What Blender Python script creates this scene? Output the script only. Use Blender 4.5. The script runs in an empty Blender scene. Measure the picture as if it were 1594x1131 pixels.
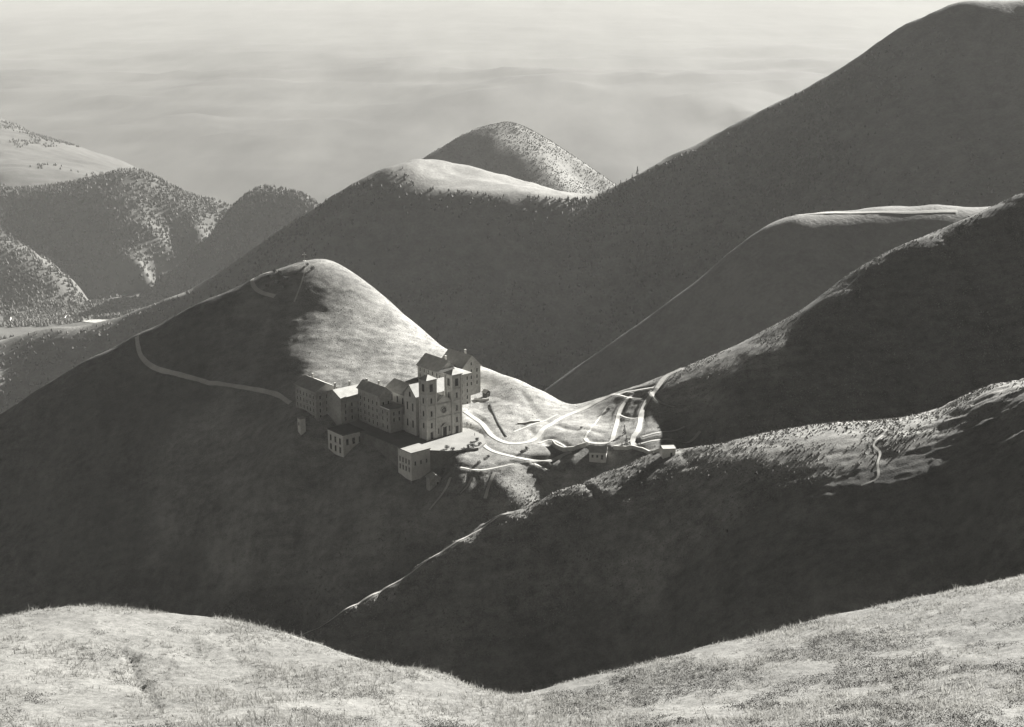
import bpy, bmesh, math, random
import numpy as np
from mathutils import Vector

random.seed(7)
rng = np.random.default_rng(7)
scene = bpy.context.scene
col = scene.collection

# ------------------------------------------------------------------ camera, sky, sun, exposure
FPX = 2190.0                       # focal length in pixels of a 1594 px wide frame
PITCH = math.radians(15.4)
CAM_Z = 232.8
SUN_AZ = math.radians(45)          # from the view direction towards the right
SUN_EL = math.radians(25)

cam_data = bpy.data.cameras.new('camera')
cam_data.sensor_width = 36.0
cam_data.lens = 36.0 * FPX / 1594.0
cam_data.clip_start = 0.5
cam_data.clip_end = 90000
cam = bpy.data.objects.new('camera', cam_data)
cam.location = (0, 0, CAM_Z)
cam.rotation_euler = (math.pi / 2 - PITCH, 0, 0)
col.objects.link(cam)
scene.camera = cam

world = bpy.data.worlds.new('World')
scene.world = world
world.use_nodes = True
wn, wl = world.node_tree.nodes, world.node_tree.links
bg = wn['Background']
sky = wn.new('ShaderNodeTexSky')
sky.sky_type = 'NISHITA'
sky.sun_disc = False
sky.sun_elevation = SUN_EL
sky.sun_rotation = SUN_AZ
sky.altitude = 1800
sky.air_density = 0.16
sky.dust_density = 0.02
sep = wn.new('ShaderNodeSeparateColor')          # monochrome film behind an orange filter: the red record of the sky
comb = wn.new('ShaderNodeCombineColor')
wl.new(sky.outputs[0], sep.inputs[0])
for i, k in enumerate((1.0, 0.985, 0.94)):
    m = wn.new('ShaderNodeMath'); m.operation = 'MULTIPLY'; m.inputs[1].default_value = k
    wl.new(sep.outputs[0], m.inputs[0]); wl.new(m.outputs[0], comb.inputs[i])
wl.new(comb.outputs[0], bg.inputs['Color'])
bg.inputs['Strength'].default_value = 0.05

SUN_DIR = Vector((math.sin(SUN_AZ) * math.cos(SUN_EL), math.cos(SUN_AZ) * math.cos(SUN_EL), math.sin(SUN_EL)))
sun_data = bpy.data.lights.new('sun', 'SUN')
sun_data.energy = 5.0
sun_data.angle = math.radians(0.53)
sun_data.color = (1.0, 0.985, 0.94)
sun = bpy.data.objects.new('sun', sun_data)
sun.rotation_euler = SUN_DIR.to_track_quat('Z', 'Y').to_euler()
sun.location = (300, 300, 600)
col.objects.link(sun)

scene.view_settings.view_transform = 'Standard'
scene.view_settings.look = 'None'
scene.view_settings.gamma = 1.0
scene.view_settings.use_curve_mapping = False
scene.view_settings.exposure = 2.45
scene.render.engine = 'CYCLES'
scene.cycles.use_denoising = True
scene.cycles.max_bounces = 5
scene.cycles.diffuse_bounces = 1
scene.cycles.volume_bounces = 0

# ------------------------------------------------------------------ helpers: projection, noise, interpolation
CP, SP = math.cos(PITCH), math.sin(PITCH)

def tan_at(py):
    q = (py - 565.5) / FPX
    return (SP + q * CP) / (CP - q * SP)

def P(px, py, d):
    """The point of the place that is d metres ahead and is seen at (px, py) of the photograph."""
    q = (py - 565.5) / FPX
    fy = CP - q * SP
    return (((px - 797.0) / FPX) * d / fy, d, CAM_Z - d * (SP + q * CP) / fy)

def chain(px, py, d, steps):
    """A line of points running downhill from a crest towards the viewer: steps are (py, slope)."""
    pts = [P(px, py, d)]
    for py2, s in steps:
        t = tan_at(py2)
        z0, d0 = pts[-1][2], pts[-1][1]
        d2 = (CAM_Z - z0 + s * d0) / (s + t)
        pts.append(P(px, py2, d2))
    return pts

def back(pts, *runs):
    out = []
    for p in pts:
        y, z = p[1], p[2]
        for dist, s in runs:
            y += dist; z -= dist * s
            out.append((p[0], y, z))
    return out

def _hash(ix, iy, seed):
    h = (ix.astype(np.int64) * 374761393 + iy.astype(np.int64) * 668265263 + seed * 1442695041) & 0xFFFFFFFF
    h = ((h ^ (h >> 13)) * 1274126177) & 0xFFFFFFFF
    return ((h ^ (h >> 16)) & 0xFFFFFF) / float(0xFFFFFF) * 2 - 1

def noise2(x, y, seed=0):
    ix, iy = np.floor(x), np.floor(y)
    fx, fy = x - ix, y - iy
    ux, uy = fx * fx * fx * (fx * (fx * 6 - 15) + 10), fy * fy * fy * (fy * (fy * 6 - 15) + 10)
    a, b = _hash(ix, iy, seed), _hash(ix + 1, iy, seed)
    c, d = _hash(ix, iy + 1, seed), _hash(ix + 1, iy + 1, seed)
    return (a * (1 - ux) + b * ux) * (1 - uy) + (c * (1 - ux) + d * ux) * uy

def fbm(x, y, wave, octaves, gain=0.5, seed=0):
    v, amp, f = 0.0, 1.0, 1.0 / wave
    ca, sa = math.cos(0.6), math.sin(0.6)
    for o in range(octaves):
        v = v + amp * noise2(x * f, y * f, seed + o * 17)
        x, y = ca * x - sa * y, sa * x + ca * y
        amp *= gain; f *= 2.03
    return v

class Field:
    """A height field through scattered points (smooth radial interpolation) kept on a grid."""
    def __init__(self, pts, c, x0, x1, y0, y1, step, smooth=0.0):
        p = np.array(pts, float)
        self.c, self.s = c, max(x1 - x0, y1 - y0)
        A = self._k(p[:, None, :2], p[None, :, :2]); n = len(p)
        A = A + np.eye(n) * smooth
        Q = np.c_[np.ones(n), p[:, :2] / self.s]
        M = np.block([[A, Q], [Q.T, np.zeros((3, 3))]])
        w = np.linalg.lstsq(M, np.r_[p[:, 2], 0, 0, 0], rcond=None)[0]
        self.p, self.w = p, w
        self.x0, self.y0, self.step = x0, y0, step
        self.nx, self.ny = int(round((x1 - x0) / step)) + 1, int(round((y1 - y0) / step)) + 1
        xs, ys = x0 + np.arange(self.nx) * step, y0 + np.arange(self.ny) * step
        self.X, self.Y = np.meshgrid(xs, ys)
        # evaluate coarsely, then interpolate with a smooth kernel
        k = 4
        cx, cy = x0 + np.arange(-1, self.nx // k + 4) * step * k, y0 + np.arange(-1, self.ny // k + 4) * step * k
        CX, CY = np.meshgrid(cx, cy)
        flat = np.c_[CX.ravel(), CY.ravel()]
        out = np.empty(len(flat))
        for i in range(0, len(flat), 20000):
            q = flat[i:i + 20000]
            out[i:i + 20000] = self._k(q[:, None, :], p[None, :, :2]) @ w[:n] + np.c_[np.ones(len(q)), q / self.s] @ w[n:]
        G = out.reshape(CX.shape)
        def up(G, n_out):
            i = np.arange(n_out) / k + 1
            b = np.floor(i).astype(int); f = (i - b)[:, None]
            g0, g1, g2, g3 = G[b - 1], G[b], G[b + 1], G[np.minimum(b + 2, len(G) - 1)]
            return g1 + 0.5 * f * (g2 - g0 + f * (2 * g0 - 5 * g1 + 4 * g2 - g3 + f * (3 * (g1 - g2) + g3 - g0)))
        self.Z = up(up(G, self.ny).T.copy(), self.nx).T.copy()
    def _k(self, a, b):
        return -np.sqrt(((a - b) ** 2).sum(-1) + self.c ** 2)
    def h(self, x, y):
        x, y = np.asarray(x, float), np.asarray(y, float)
        i = np.clip((x - self.x0) / self.step, 0, self.nx - 1.001); j = np.clip((y - self.y0) / self.step, 0, self.ny - 1.001)
        a, b = np.floor(i).astype(int), np.floor(j).astype(int)
        f, g = i - a, j - b
        Z = self.Z
        return (Z[b, a] * (1 - f) + Z[b, a + 1] * f) * (1 - g) + (Z[b + 1, a] * (1 - f) + Z[b + 1, a + 1] * f) * g
    def hit(self, px, py, d0=None, d1=None):
        """Where the line of sight through a pixel first meets this ground."""
        d = np.arange(d0 or self.y0, d1 or (self.y0 + self.step * (self.ny - 1)), self.step * 0.5)
        q = (py - 565.5) / FPX
        fy = CP - q * SP
        x = ((px - 797.0) / FPX) * d / fy
        z = CAM_Z - d * (SP + q * CP) / fy
        below = np.nonzero(z <= self.h(x, d))[0]
        if len(below) == 0:
            return self.hit(px, py + 1.5, d0, d1) if py < 1200 else None
        k = below[0]
        return np.array((x[k], d[k], float(self.h(x[k], d[k]))))

def raw_mesh(name, verts, faces, smooth=True):
    """faces: (n, 3) or (n, 4) integer array."""
    verts, faces = np.asarray(verts, np.float32), np.asarray(faces, np.int32)
    me = bpy.data.meshes.new(name)
    me.vertices.add(len(verts)); me.vertices.foreach_set('co', verts.ravel())
    k = faces.shape[1]
    me.loops.add(faces.size); me.loops.foreach_set('vertex_index', faces.ravel())
    me.polygons.add(len(faces))
    me.polygons.foreach_set('loop_start', np.arange(0, faces.size, k, dtype=np.int32))
    me.update(calc_edges=True)
    me.polygons.foreach_set('use_smooth', np.full(len(faces), smooth))
    me.validate()
    return me

def grid_faces(nx, ny):
    i = (np.arange(ny - 1)[:, None] * nx + np.arange(nx - 1)[None, :]).ravel()
    return np.c_[i, i + 1, i + 1 + nx, i + nx]

def link(name, me, mat, parent=None, label=None, cat=None, group=None, kind=None):
    ob = bpy.data.objects.new(name, me)
    col.objects.link(ob)
    if mat is not None and me is not None and len(me.materials) == 0:
        me.materials.append(mat)
    ob.parent = parent
    if label: ob['label'] = label
    if cat: ob['category'] = cat
    if group: ob['group'] = group
    if kind: ob['kind'] = kind
    return ob

def field_object(name, F, mat, label, cat):
    v = np.c_[F.X.ravel(), F.Y.ravel(), F.Z.ravel()]
    return link(name, raw_mesh(name, v, grid_faces(F.nx, F.ny)), mat, label=label, cat=cat, kind='structure')

# ------------------------------------------------------------------ materials
TINT = (1.0, 0.985, 0.935)
MATS = {}
def grey(v):
    return (v * TINT[0], v * TINT[1], v * TINT[2], 1)

def material(name, ramp, scales, bump=0.3, bump_dist=0.1, rough=0.9, stretch=(1, 1, 1), rot=0.0, streaks=(), span=(0.38, 0.62)):
    """Layered noise picks a grey between ramp[0] and ramp[1]; the finest layer also gives relief."""
    m = bpy.data.materials.new(name); m.use_nodes = True
    n, l = m.node_tree.nodes, m.node_tree.links
    b = n['Principled BSDF']
    b.inputs['Roughness'].default_value = rough
    b.inputs['Specular IOR Level'].default_value = 0.15
    geo = n.new('ShaderNodeNewGeometry')
    mp = n.new('ShaderNodeMapping')
    mp.inputs['Scale'].default_value = stretch
    mp.inputs['Rotation'].default_value = (0, 0, rot)
    l.new(geo.outputs['Position'], mp.inputs['Vector'])
    acc = None
    last = None
    for sc, wgt, det in scales:
        t = n.new('ShaderNodeTexNoise')
        t.inputs['Scale'].default_value = sc; t.inputs['Detail'].default_value = det; t.inputs['Roughness'].default_value = 0.65
        l.new(mp.outputs[0], t.inputs['Vector'])
        ml = n.new('ShaderNodeMath'); ml.operation = 'MULTIPLY_ADD'
        l.new(t.outputs['Fac'], ml.inputs[0]); ml.inputs[1].default_value = wgt
        if acc is None: ml.inputs[2].default_value = 0
        else: l.new(acc, ml.inputs[2])
        acc = ml.outputs[0]; last = t.outputs['Fac']
    for sc, wgt, det, st, ro in streaks:
        mp2 = n.new('ShaderNodeMapping'); mp2.inputs['Scale'].default_value = st; mp2.inputs['Rotation'].default_value = (0, 0, ro)
        l.new(geo.outputs['Position'], mp2.inputs['Vector'])
        t = n.new('ShaderNodeTexNoise'); t.inputs['Scale'].default_value = sc; t.inputs['Detail'].default_value = det; t.inputs['Roughness'].default_value = 0.6
        l.new(mp2.outputs[0], t.inputs['Vector'])
        ml = n.new('ShaderNodeMath'); ml.operation = 'MULTIPLY_ADD'
        l.new(t.outputs['Fac'], ml.inputs[0]); ml.inputs[1].default_value = wgt; l.new(acc, ml.inputs[2])
        acc = ml.outputs[0]
    cr = n.new('ShaderNodeValToRGB')
    tot = sum(s[1] for s in scales) + sum(s[1] for s in streaks)
    nm = n.new('ShaderNodeMath'); nm.operation = 'DIVIDE'; nm.inputs[1].default_value = tot; l.new(acc, nm.inputs[0]); acc = nm.outputs[0]
    cr.color_ramp.elements[0].position = span[0]; cr.color_ramp.elements[1].position = span[1]
    cr.color_ramp.elements[0].color = grey(ramp[0]); cr.color_ramp.elements[1].color = grey(ramp[1])
    l.new(acc, cr.inputs['Fac'])
    l.new(cr.outputs['Color'], b.inputs['Base Color'])
    if bump:
        bp = n.new('ShaderNodeBump'); bp.inputs['Strength'].default_value = bump; bp.inputs['Distance'].default_value = bump_dist
        l.new(last, bp.inputs['Height']); l.new(bp.outputs[0], b.inputs['Normal'])
    MATS[name] = m
    return m

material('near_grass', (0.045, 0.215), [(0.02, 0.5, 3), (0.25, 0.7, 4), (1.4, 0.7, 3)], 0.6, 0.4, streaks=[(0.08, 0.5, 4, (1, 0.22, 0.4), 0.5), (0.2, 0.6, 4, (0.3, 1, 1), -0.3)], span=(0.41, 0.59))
material('tussock', (0.060, 0.240), [(0.03, 0.5, 2), (0.8, 1.0, 2)], 0)
material('road_pale', (0.38, 0.54), [(0.12, 0.8, 4), (1.2, 0.6, 3)], 0.3, 0.08)
material('foreground_turf', (0.051, 0.166), [(0.25, 0.5, 3), (3.0, 0.8, 4), (14, 0.7, 3)], 0.6, 0.06)
material('grass_blade', (0.128, 0.256), [(0.4, 0.6, 2), (9, 1.0, 2)], 0)
material('mountain_heath', (0.070, 0.170), [(0.004, 0.8, 4), (0.05, 0.6, 5), (0.25, 0.4, 3)], 0.4, 2.0)
material('valley_wood', (0.050, 0.085), [(0.003, 0.8, 4), (0.03, 0.8, 5)], 0.4, 4.0)
material('pale_far', (0.030, 0.100), [(0.0005, 0.9, 5), (0.0022, 0.5, 5)], 0, 20.0, stretch=(1, 0.25, 1))
material('forest_leaf', (0.050, 0.110), [(0.01, 0.6, 3), (0.2, 0.8, 2)], 0)
material('tree_leaf', (0.019, 0.051), [(0.2, 0.6, 3), (2, 0.8, 2)], 0)
material('heath_bush', (0.060, 0.120), [(0.01, 0.6, 3), (0.2, 0.8, 2)], 0)
material('bark', (0.06, 0.12), [(3, 1.0, 3)], 0)
material('road_gravel', (0.270, 0.420), [(0.12, 0.8, 4), (1.2, 0.6, 3)], 0.3, 0.08)
material('esplanade_paving', (0.154, 0.211), [(0.12, 0.7, 3), (1.5, 0.5, 3)], 0.2, 0.03)
material('roof_terrace', (0.051, 0.090), [(0.2, 0.7, 3), (2, 0.5, 3)], 0.2, 0.03)
material('church_stone', (0.340, 0.580), [(0.15, 0.5, 3), (0.9, 0.7, 4), (3.5, 0.5, 2)], 0.4, 0.08)
material('hostel_wall', (0.220, 0.400), [(0.12, 0.7, 4), (0.8, 0.6, 4)], 0.3, 0.05)
material('terrace_stone', (0.08, 0.17), [(0.2, 0.7, 4), (1.2, 0.6, 4)], 0.3, 0.05)
material('pale_wall', (0.400, 0.580), [(0.2, 0.7, 4), (1.2, 0.6, 4)], 0.3, 0.05)
material('trim_stone', (0.315, 0.434), [(0.6, 0.8, 3)], 0.2, 0.03)
material('slate_roof', (0.220, 0.340), [(0.25, 0.7, 3), (3, 0.6, 3)], 0.3, 0.05, rough=0.55)
material('window_glass', (0.012, 0.03), [(0.3, 1.0, 2)], 0, rough=0.2)
material('dark_wood', (0.03, 0.06), [(2, 1.0, 3)], 0.2, 0.02)
material('dark_coat', (0.02, 0.05), [(4, 1.0, 2)], 0)

def make_translucent(name, amount):
    m = MATS[name]; n, l = m.node_tree.nodes, m.node_tree.links
    b = n['Principled BSDF']; tr = n.new('ShaderNodeBsdfTranslucent'); mx = n.new('ShaderNodeMixShader')
    mx.inputs[0].default_value = amount
    l.new(b.inputs['Base Color'].links[0].from_socket, tr.inputs['Color'])
    l.new(b.outputs[0], mx.inputs[1]); l.new(tr.outputs[0], mx.inputs[2]); l.new(mx.outputs[0], n['Material Output'].inputs['Surface'])
make_translucent('grass_blade', 0.5)

def pasture_light_tint(name, lo, hi):
    """Grass colour follows the tone stored on the mesh (0 darkest, 1 palest); near hills get sun and shade painted in."""
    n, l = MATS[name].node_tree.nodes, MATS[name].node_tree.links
    a = n.new('ShaderNodeAttribute'); a.attribute_name = 'pasture_light'
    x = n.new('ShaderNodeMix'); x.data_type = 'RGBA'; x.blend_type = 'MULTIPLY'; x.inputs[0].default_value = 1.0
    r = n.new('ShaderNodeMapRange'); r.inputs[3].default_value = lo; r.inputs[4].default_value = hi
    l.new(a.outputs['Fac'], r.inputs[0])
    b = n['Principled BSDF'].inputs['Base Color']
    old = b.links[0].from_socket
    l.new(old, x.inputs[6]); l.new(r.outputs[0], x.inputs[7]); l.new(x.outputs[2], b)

# ------------------------------------------------------------------ near hills: the chapel hill, the col, the two ridges on the right
near = []
# conical hill behind the church: crest left of and right of its summit
hill_l = [P(-200, 735, 850), P(-110, 698, 855), P(0, 645, 862), P(60, 605, 866), P(130, 563, 869), P(215, 519, 873), P(310, 469, 877), P(400, 428, 882), P(450, 411, 884)]
hill_top = [P(480, 403, 885), P(505, 402, 885)]
hill_r = [P(560, 430, 880), P(600, 462, 866), P(640, 498, 850), P(710, 549, 822), P(750, 571, 800), P(800, 589, 785), P(850, 611, 770), P(885, 631, 760)]
near += hill_l + hill_top + hill_r
near += back(hill_l + hill_top, (20, 0.5), (80, 0.75), (120, 0.6))
near += back(hill_r, (25, 0.45), (80, 0.65), (150, 0.55))
# its dark face, falling left and towards the viewer
for px, py, d, st in [(-110, 698, 855, [(830, .5), (950, .55)]), (60, 605, 866, [(700, .42), (830, .5), (950, .55)]), (215, 519, 873, [(600, .42), (700, .5), (830, .58), (950, .6)]),
                      (310, 469, 877, [(560, .42), (650, .5), (800, .55), (950, .6)]), (400, 428, 882, [(500, .42), (600, .45), (700, .46), (830, .55), (950, .6)])]:
    near += chain(px, py, d, st)[1:]
# its sunlit face above the church
near += [P(480, 480, 838), P(480, 560, 790), P(560, 500, 830), P(560, 560, 790), P(620, 560, 790), P(660, 600, 765), P(480, 640, 735), P(450, 700, 712),
         P(740, 600, 782), P(760, 630, 752), P(800, 630, 745), P(840, 640, 742)]
# ground under and below the church terrace
near += [P(690, 680, 702), P(620, 660, 722), P(560, 650, 733), P(560, 720, 692), P(600, 740, 682), P(520, 800, 672), P(560, 860, 645), P(540, 932, 626), P(625, 752, 674), P(640, 757, 672), P(655, 754, 672), P(668, 752, 673), P(684, 748, 670), P(650, 800, 652), P(635, 872, 633), P(600, 820, 655),
         P(480, 720, 709), P(470, 850, 668), P(450, 950, 638)]
# the col with its roads
near += [P(900, 670, 705), P(850, 690, 695), P(930, 700, 682), P(850, 716, 676), P(900, 712, 677), P(980, 700, 677), P(790, 690, 694), P(700, 722, 672), P(740, 712, 676), P(760, 730, 667), P(700, 745, 661), P(745, 760, 656), P(700, 772, 652), P(745, 783, 649), P(780, 748, 659), P(785, 768, 651),
         P(930, 640, 738), P(960, 660, 716), P(850, 740, 668), P(900, 742, 667), (16, 649, -19), (32, 659, -16), (48, 661, -9), (-2, 637, -24), (-30, 629, -37), (-44, 623, -47), (-58, 619, -55), (-75, 611, -64), (-97, 603, -76)]
# far ridge on the right
far_r = [P(925, 621, 757), P(970, 607, 757), P(1020, 589, 758), P(1085, 562, 760), P(1150, 534, 763), P(1200, 506, 766), P(1250, 479, 769), P(1330, 421, 775), P(1420, 375, 783), P(1500, 340, 790), P(1594, 299, 800), P(1750, 235, 810)]
near += far_r + back(far_r, (12, 0.4), (60, 0.75), (130, 0.6))
for px, py, d, st in [(1060, 573, 759, [(596, .05), (625, .3), (660, .42), (690, .34)]), (1130, 543, 762, [(566, .0), (590, .13), (630, .5), (670, .6)]), (1200, 506, 766, [(526, .0), (545, .14), (600, .6), (660, .6)]), (1300, 443, 773, [(456, .02), (470, .3), (560, .68), (650, .68)]),
                      (1400, 385, 781, [(390, .1), (400, .4), (500, .7), (640, .7)]), (1560, 315, 796, [(319, .1), (328, .4), (420, .7), (580, .7)]), (1750, 235, 810, [(300, .55), (500, .6)])]:
    near += chain(px, py, d, st)[1:]
near += [(128, 657, 8), (190, 645, 12), (240, 632, 20), (300, 620, 35)]
# near spur on the right, running down to the left across the valley
spur = [P(330, 1060, 575), P(400, 1024, 583), P(465, 990, 590), P(530, 954, 597), P(565, 935, 602), P(600, 915, 606), P(650, 884, 612), P(700, 850, 618), P(745, 826, 623), P(790, 801, 628), P(860, 770, 634), P(940, 738, 640), P(1000, 715, 646), P(1050, 704, 643), P(1100, 694, 638), P(1200, 675, 627),
        P(1300, 659, 615), P(1350, 655, 609), P(1420, 648, 600), P(1470, 640, 594), P(1500, 627, 589), P(1540, 608, 583), P(1594, 594, 576), P(1750, 560, 555)]
near += spur
near += back(spur[:13], (3, 0.0)) + back(spur[14:], (14, 0.35), (30, 0.6))
for px, py, d, st in [(465, 990, 590, [(996, -.05), (1030, .5), (1090, .6)]), (600, 915, 606, [(921, -.05), (960, .5), (1040, .6)]), (700, 850, 618, [(856, -.05), (880, .42), (960, .58), (1060, .62)]), (790, 801, 628, [(807, -.05), (820, .4), (850, .58), (930, .64), (1040, .62)]), (860, 770, 634, [(777, -.05), (792, .35), (830, .56), (900, .64), (980, .64), (1060, .62)]), (930, 742, 639, [(750, 0), (772, .25), (805, .44), (870, .6), (980, .64)]),
                      (1000, 715, 646, [(728, .05), (755, .2), (800, .36), (860, .52), (940, .62), (1050, .6)]), (1150, 685, 632, [(702, -.04), (735, .15), (800, .27), (860, .46), (940, .58), (1020, .6)]), (1300, 659, 615, [(680, -.06), (715, .18), (790, .32), (850, .52), (960, .6)]),
                      (1420, 648, 600, [(668, -.06), (705, .16), (780, .3), (850, .5), (940, .6)]), (1500, 627, 589, [(645, -.05), (690, .2), (770, .32), (850, .5), (920, .6)]), (1594, 594, 576, [(612, -.05), (660, .2), (750, .32), (830, .5), (900, .6)]), (1750, 560, 555, [(650, .3), (800, .5)])]:
    near += chain(px, py, d, st)[1:]
# valley floor hidden behind the foreground, and the flank below the viewer
near += [(-125, 600, -86), (-170, 585, -104), (-150, 520, -115), (-260, 620, -125), (-320, 560, -125), (0, 470, -92), (120, 480, -50), (230, 460, -20), (340, 450, 20), (170, 330, 0), (250, 300, 50), (0, 300, 0), (-150, 320, -50), (-300, 420, -100),
         (0, 150, 118), (-120, 150, 100), (130, 150, 135), (250, 150, 160), (-300, 200, 20)]
near += [(-420, 900, -120), (-430, 700, -130), (420, 560, 70), (420, 760, 190), (420, 860, 60), (-430, 980, -190), (430, 1000, -60), (0, 1000, -190), (-200, 1000, -150)]

NEAR = Field(near, 9.0, -345, 375, 200, 1000, 1.08, smooth=0.15)
X, Y = NEAR.X, NEAR.Y
NEAR.Z += fbm(X, Y, 55, 3, 0.5, 3) * 0.9
# shallow run-off gullies and rills down the flanks
NEAR.Z -= 1.1 * np.clip(1 - np.abs(fbm(X * 0.9 + Y * 0.25, Y * 0.32, 30, 3, 0.5, 23)) * 3.2, 0, 1) ** 1.5 * np.clip(fbm(X, Y, 90, 2, 0.5, 29) + 0.45, 0, 1) * np.clip((850 - Y) / 40, 0, 1)
# turf steps along the contour and tussocks
rx, ry = X * 0.94 - Y * 0.34, X * 0.34 + Y * 0.94
rough = (0.7 + 0.5 * np.clip(fbm(X, Y, 70, 2, 0.5, 9), -1, 1)) * (0.32 + 0.75 * np.clip((660 - Y + X * 0.45) / 60, 0, 1))
NEAR.Z += rough * (fbm(rx * 0.33, ry, 5.6, 3, 0.6, 21) * 0.5 + fbm(X, Y, 2.6, 2, 0.6, 31) * 0.2)

# ------------------------------------------------------------------ foreground slope at the viewer's feet
fg = []
fcrest = [P(-200, 1010, 58), P(0, 971, 62), P(60, 962, 64), P(130, 957, 66), P(200, 957, 67), P(290, 962, 67), P(370, 971, 66), P(460, 993, 64), P(540, 1017, 62), P(620, 1040, 60), P(720, 1064, 57), P(778, 1083, 55),
          P(792, 1085, 55), P(812, 1081, 55.3), P(840, 1075, 56), P(900, 1060, 58), P(1000, 1034, 60), P(1100, 1009, 62), P(1200, 985, 64), P(1300, 960, 66), P(1450, 930, 68), P(1594, 900, 70), P(1800, 862, 72)]
fg += fcrest + back(fcrest, (3, 0.75), (10, 1.0), (25, 0.95))
fg += [P(0, 1131, 40), P(200, 1131, 41), P(400, 1131, 42), P(600, 1131, 44), P(775, 1131, 46), P(1000, 1131, 43), P(1200, 1131, 40), P(1400, 1131, 38), P(1594, 1131, 37),
       P(200, 1040, 53), P(400, 1050, 54), P(1300, 1040, 52), P(1500, 1010, 53), P(1000, 1080, 52)]
fg += [(0, 0, CAM_Z - 1.7), (-20, 0, CAM_Z - 3), (20, 0, CAM_Z + 1), (0, 20, CAM_Z - 14.5), (-20, 22, CAM_Z - 16), (20, 20, CAM_Z - 13), (-35, 60, CAM_Z - 34), (40, 55, CAM_Z - 24), (-60, 40, CAM_Z - 26), (60, 40, CAM_Z - 15)]
FORE = Field(fg, 2.0, -44, 44, 2, 100, 0.25, smooth=0.02)
X, Y = FORE.X, FORE.Y
FORE.Z += fbm(X, Y, 6, 3, 0.5, 5) * 0.13 + fbm(X, Y, 1.1, 3, 0.6, 8) * 0.05
# worn little gully on the left hump
for a, b in [((186, 1012), (204, 1027)), ((204, 1027), (208, 1052)), ((208, 1052), (222, 1072)), ((222, 1072), (243, 1102))]:
    A, B = FORE.hit(*a, 30), FORE.hit(*b, 30)
    ab = B[:2] - A[:2]
    t = np.clip(((X - A[0]) * ab[0] + (Y - A[1]) * ab[1]) / (ab @ ab), 0, 1)
    dd = np.hypot(X - A[0] - t * ab[0], Y - A[1] - t * ab[1])
    FORE.Z -= 0.22 * np.exp(-(dd / 0.16) ** 2)

# ------------------------------------------------------------------ middle distance: the wooded mountain, its col, the conical peak
mid = []
m_left = [P(-300, 565, 1990), P(-100, 532, 2000), P(60, 513, 2010), P(150, 500, 2020), P(250, 468, 2030), P(360, 413, 2040), P(430, 364, 2050), P(480, 331, 2060), P(520, 304, 2065), P(580, 269, 2080), P(620, 255, 2100)]
m_hump = [P(650, 248, 2120), P(690, 250, 2160), P(735, 257, 2190), P(800, 275, 2190), P(860, 294, 2160), P(905, 305, 2120)]
m_front = [P(600, 285, 2050), P(645, 285, 2050), P(690, 296, 2030), P(740, 305, 2020), P(800, 308, 2020), P(860, 309, 2025), P(925, 306, 2040)]
m_right = [P(960, 287, 2060), P(1000, 266, 2070), P(1050, 240, 2080), P(1150, 190, 2100), P(1230, 146, 2105), P(1300, 105, 2105), P(1350, 74, 2105), P(1400, 44, 2100), P(1450, 26, 2095), P(1500, 10, 2085), P(1560, 3, 2070), P(1700, -10, 2040), P(1900, -40, 2000)]
mid += [P(740, 280, 2104), P(740, 294, 2060), P(800, 292, 2100), P(690, 274, 2100), P(860, 301, 2085), P(715, 268, 2140), P(775, 285, 2110)]
mid += m_left + m_hump + m_front + m_right
mid += back(m_left, (80, 0.5), (300, 0.55)) + back(m_hump, (60, 0.35), (250, 0.5)) + back(m_right, (60, 0.4), (400, 0.5))
for px, py, d, st in [(60, 513, 2010, [(550, .6), (600, .6), (680, .6)]), (250, 468, 2030, [(520, .62), (600, .66), (700, .6)]), (430, 364, 2050, [(420, .62), (520, .68), (650, .65)]), (580, 275, 2070, [(340, .68), (440, .74), (560, .72), (680, .6)]),
                      (740, 305, 2020, [(340, .72), (440, .78), (540, .75), (640, .6)]), (900, 309, 2025, [(360, .74), (460, .78), (560, .74), (650, .6)]), (1050, 240, 2080, [(320, .62), (420, .66), (540, .6)]), (1230, 146, 2105, [(230, .6), (330, .62), (420, .6)]),
                      (1400, 44, 2100, [(120, .55), (220, .6), (340, .6)]), (1560, 3, 2070, [(120, .55), (240, .6), (330, .6)]), (1800, -20, 2020, [(120, .6), (260, .6)])]:
    mid += chain(px, py, d, st)[1:]
m_spur = [P(800, 645, 1400), P(860, 600, 1405), P(930, 548, 1408), P(1000, 497, 1410), P(1070, 445, 1412), P(1140, 393, 1415), P(1190, 355, 1418), P(1235, 333, 1420), P(1300, 329, 1422), P(1400, 327, 1425), P(1500, 328, 1425), P(1650, 326, 1420), P(1900, 320, 1400)]
mid += m_spur + back(m_spur, (60, 0.45), (130, 0.6))
for px, py, d, st in [(930, 548, 1408, [(600, .65)]), (1070, 445, 1412, [(480, .65), (540, .65), (600, .65)]), (1150, 386, 1416, [(440, .75), (520, .7)]), (1235, 333, 1420, [(341, .3), (356, .75), (390, .78), (470, .75)]), (1320, 328, 1423, [(334, .3), (350, .75), (390, .78), (470, .75)]), (1400, 327, 1425, [(334, .3), (350, .75), (390, .78), (470, .75)]), (1600, 326, 1422, [(334, .3), (350, .75), (390, .78), (470, .75)])]:
    mid += chain(px, py, d, st)[1:]
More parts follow.
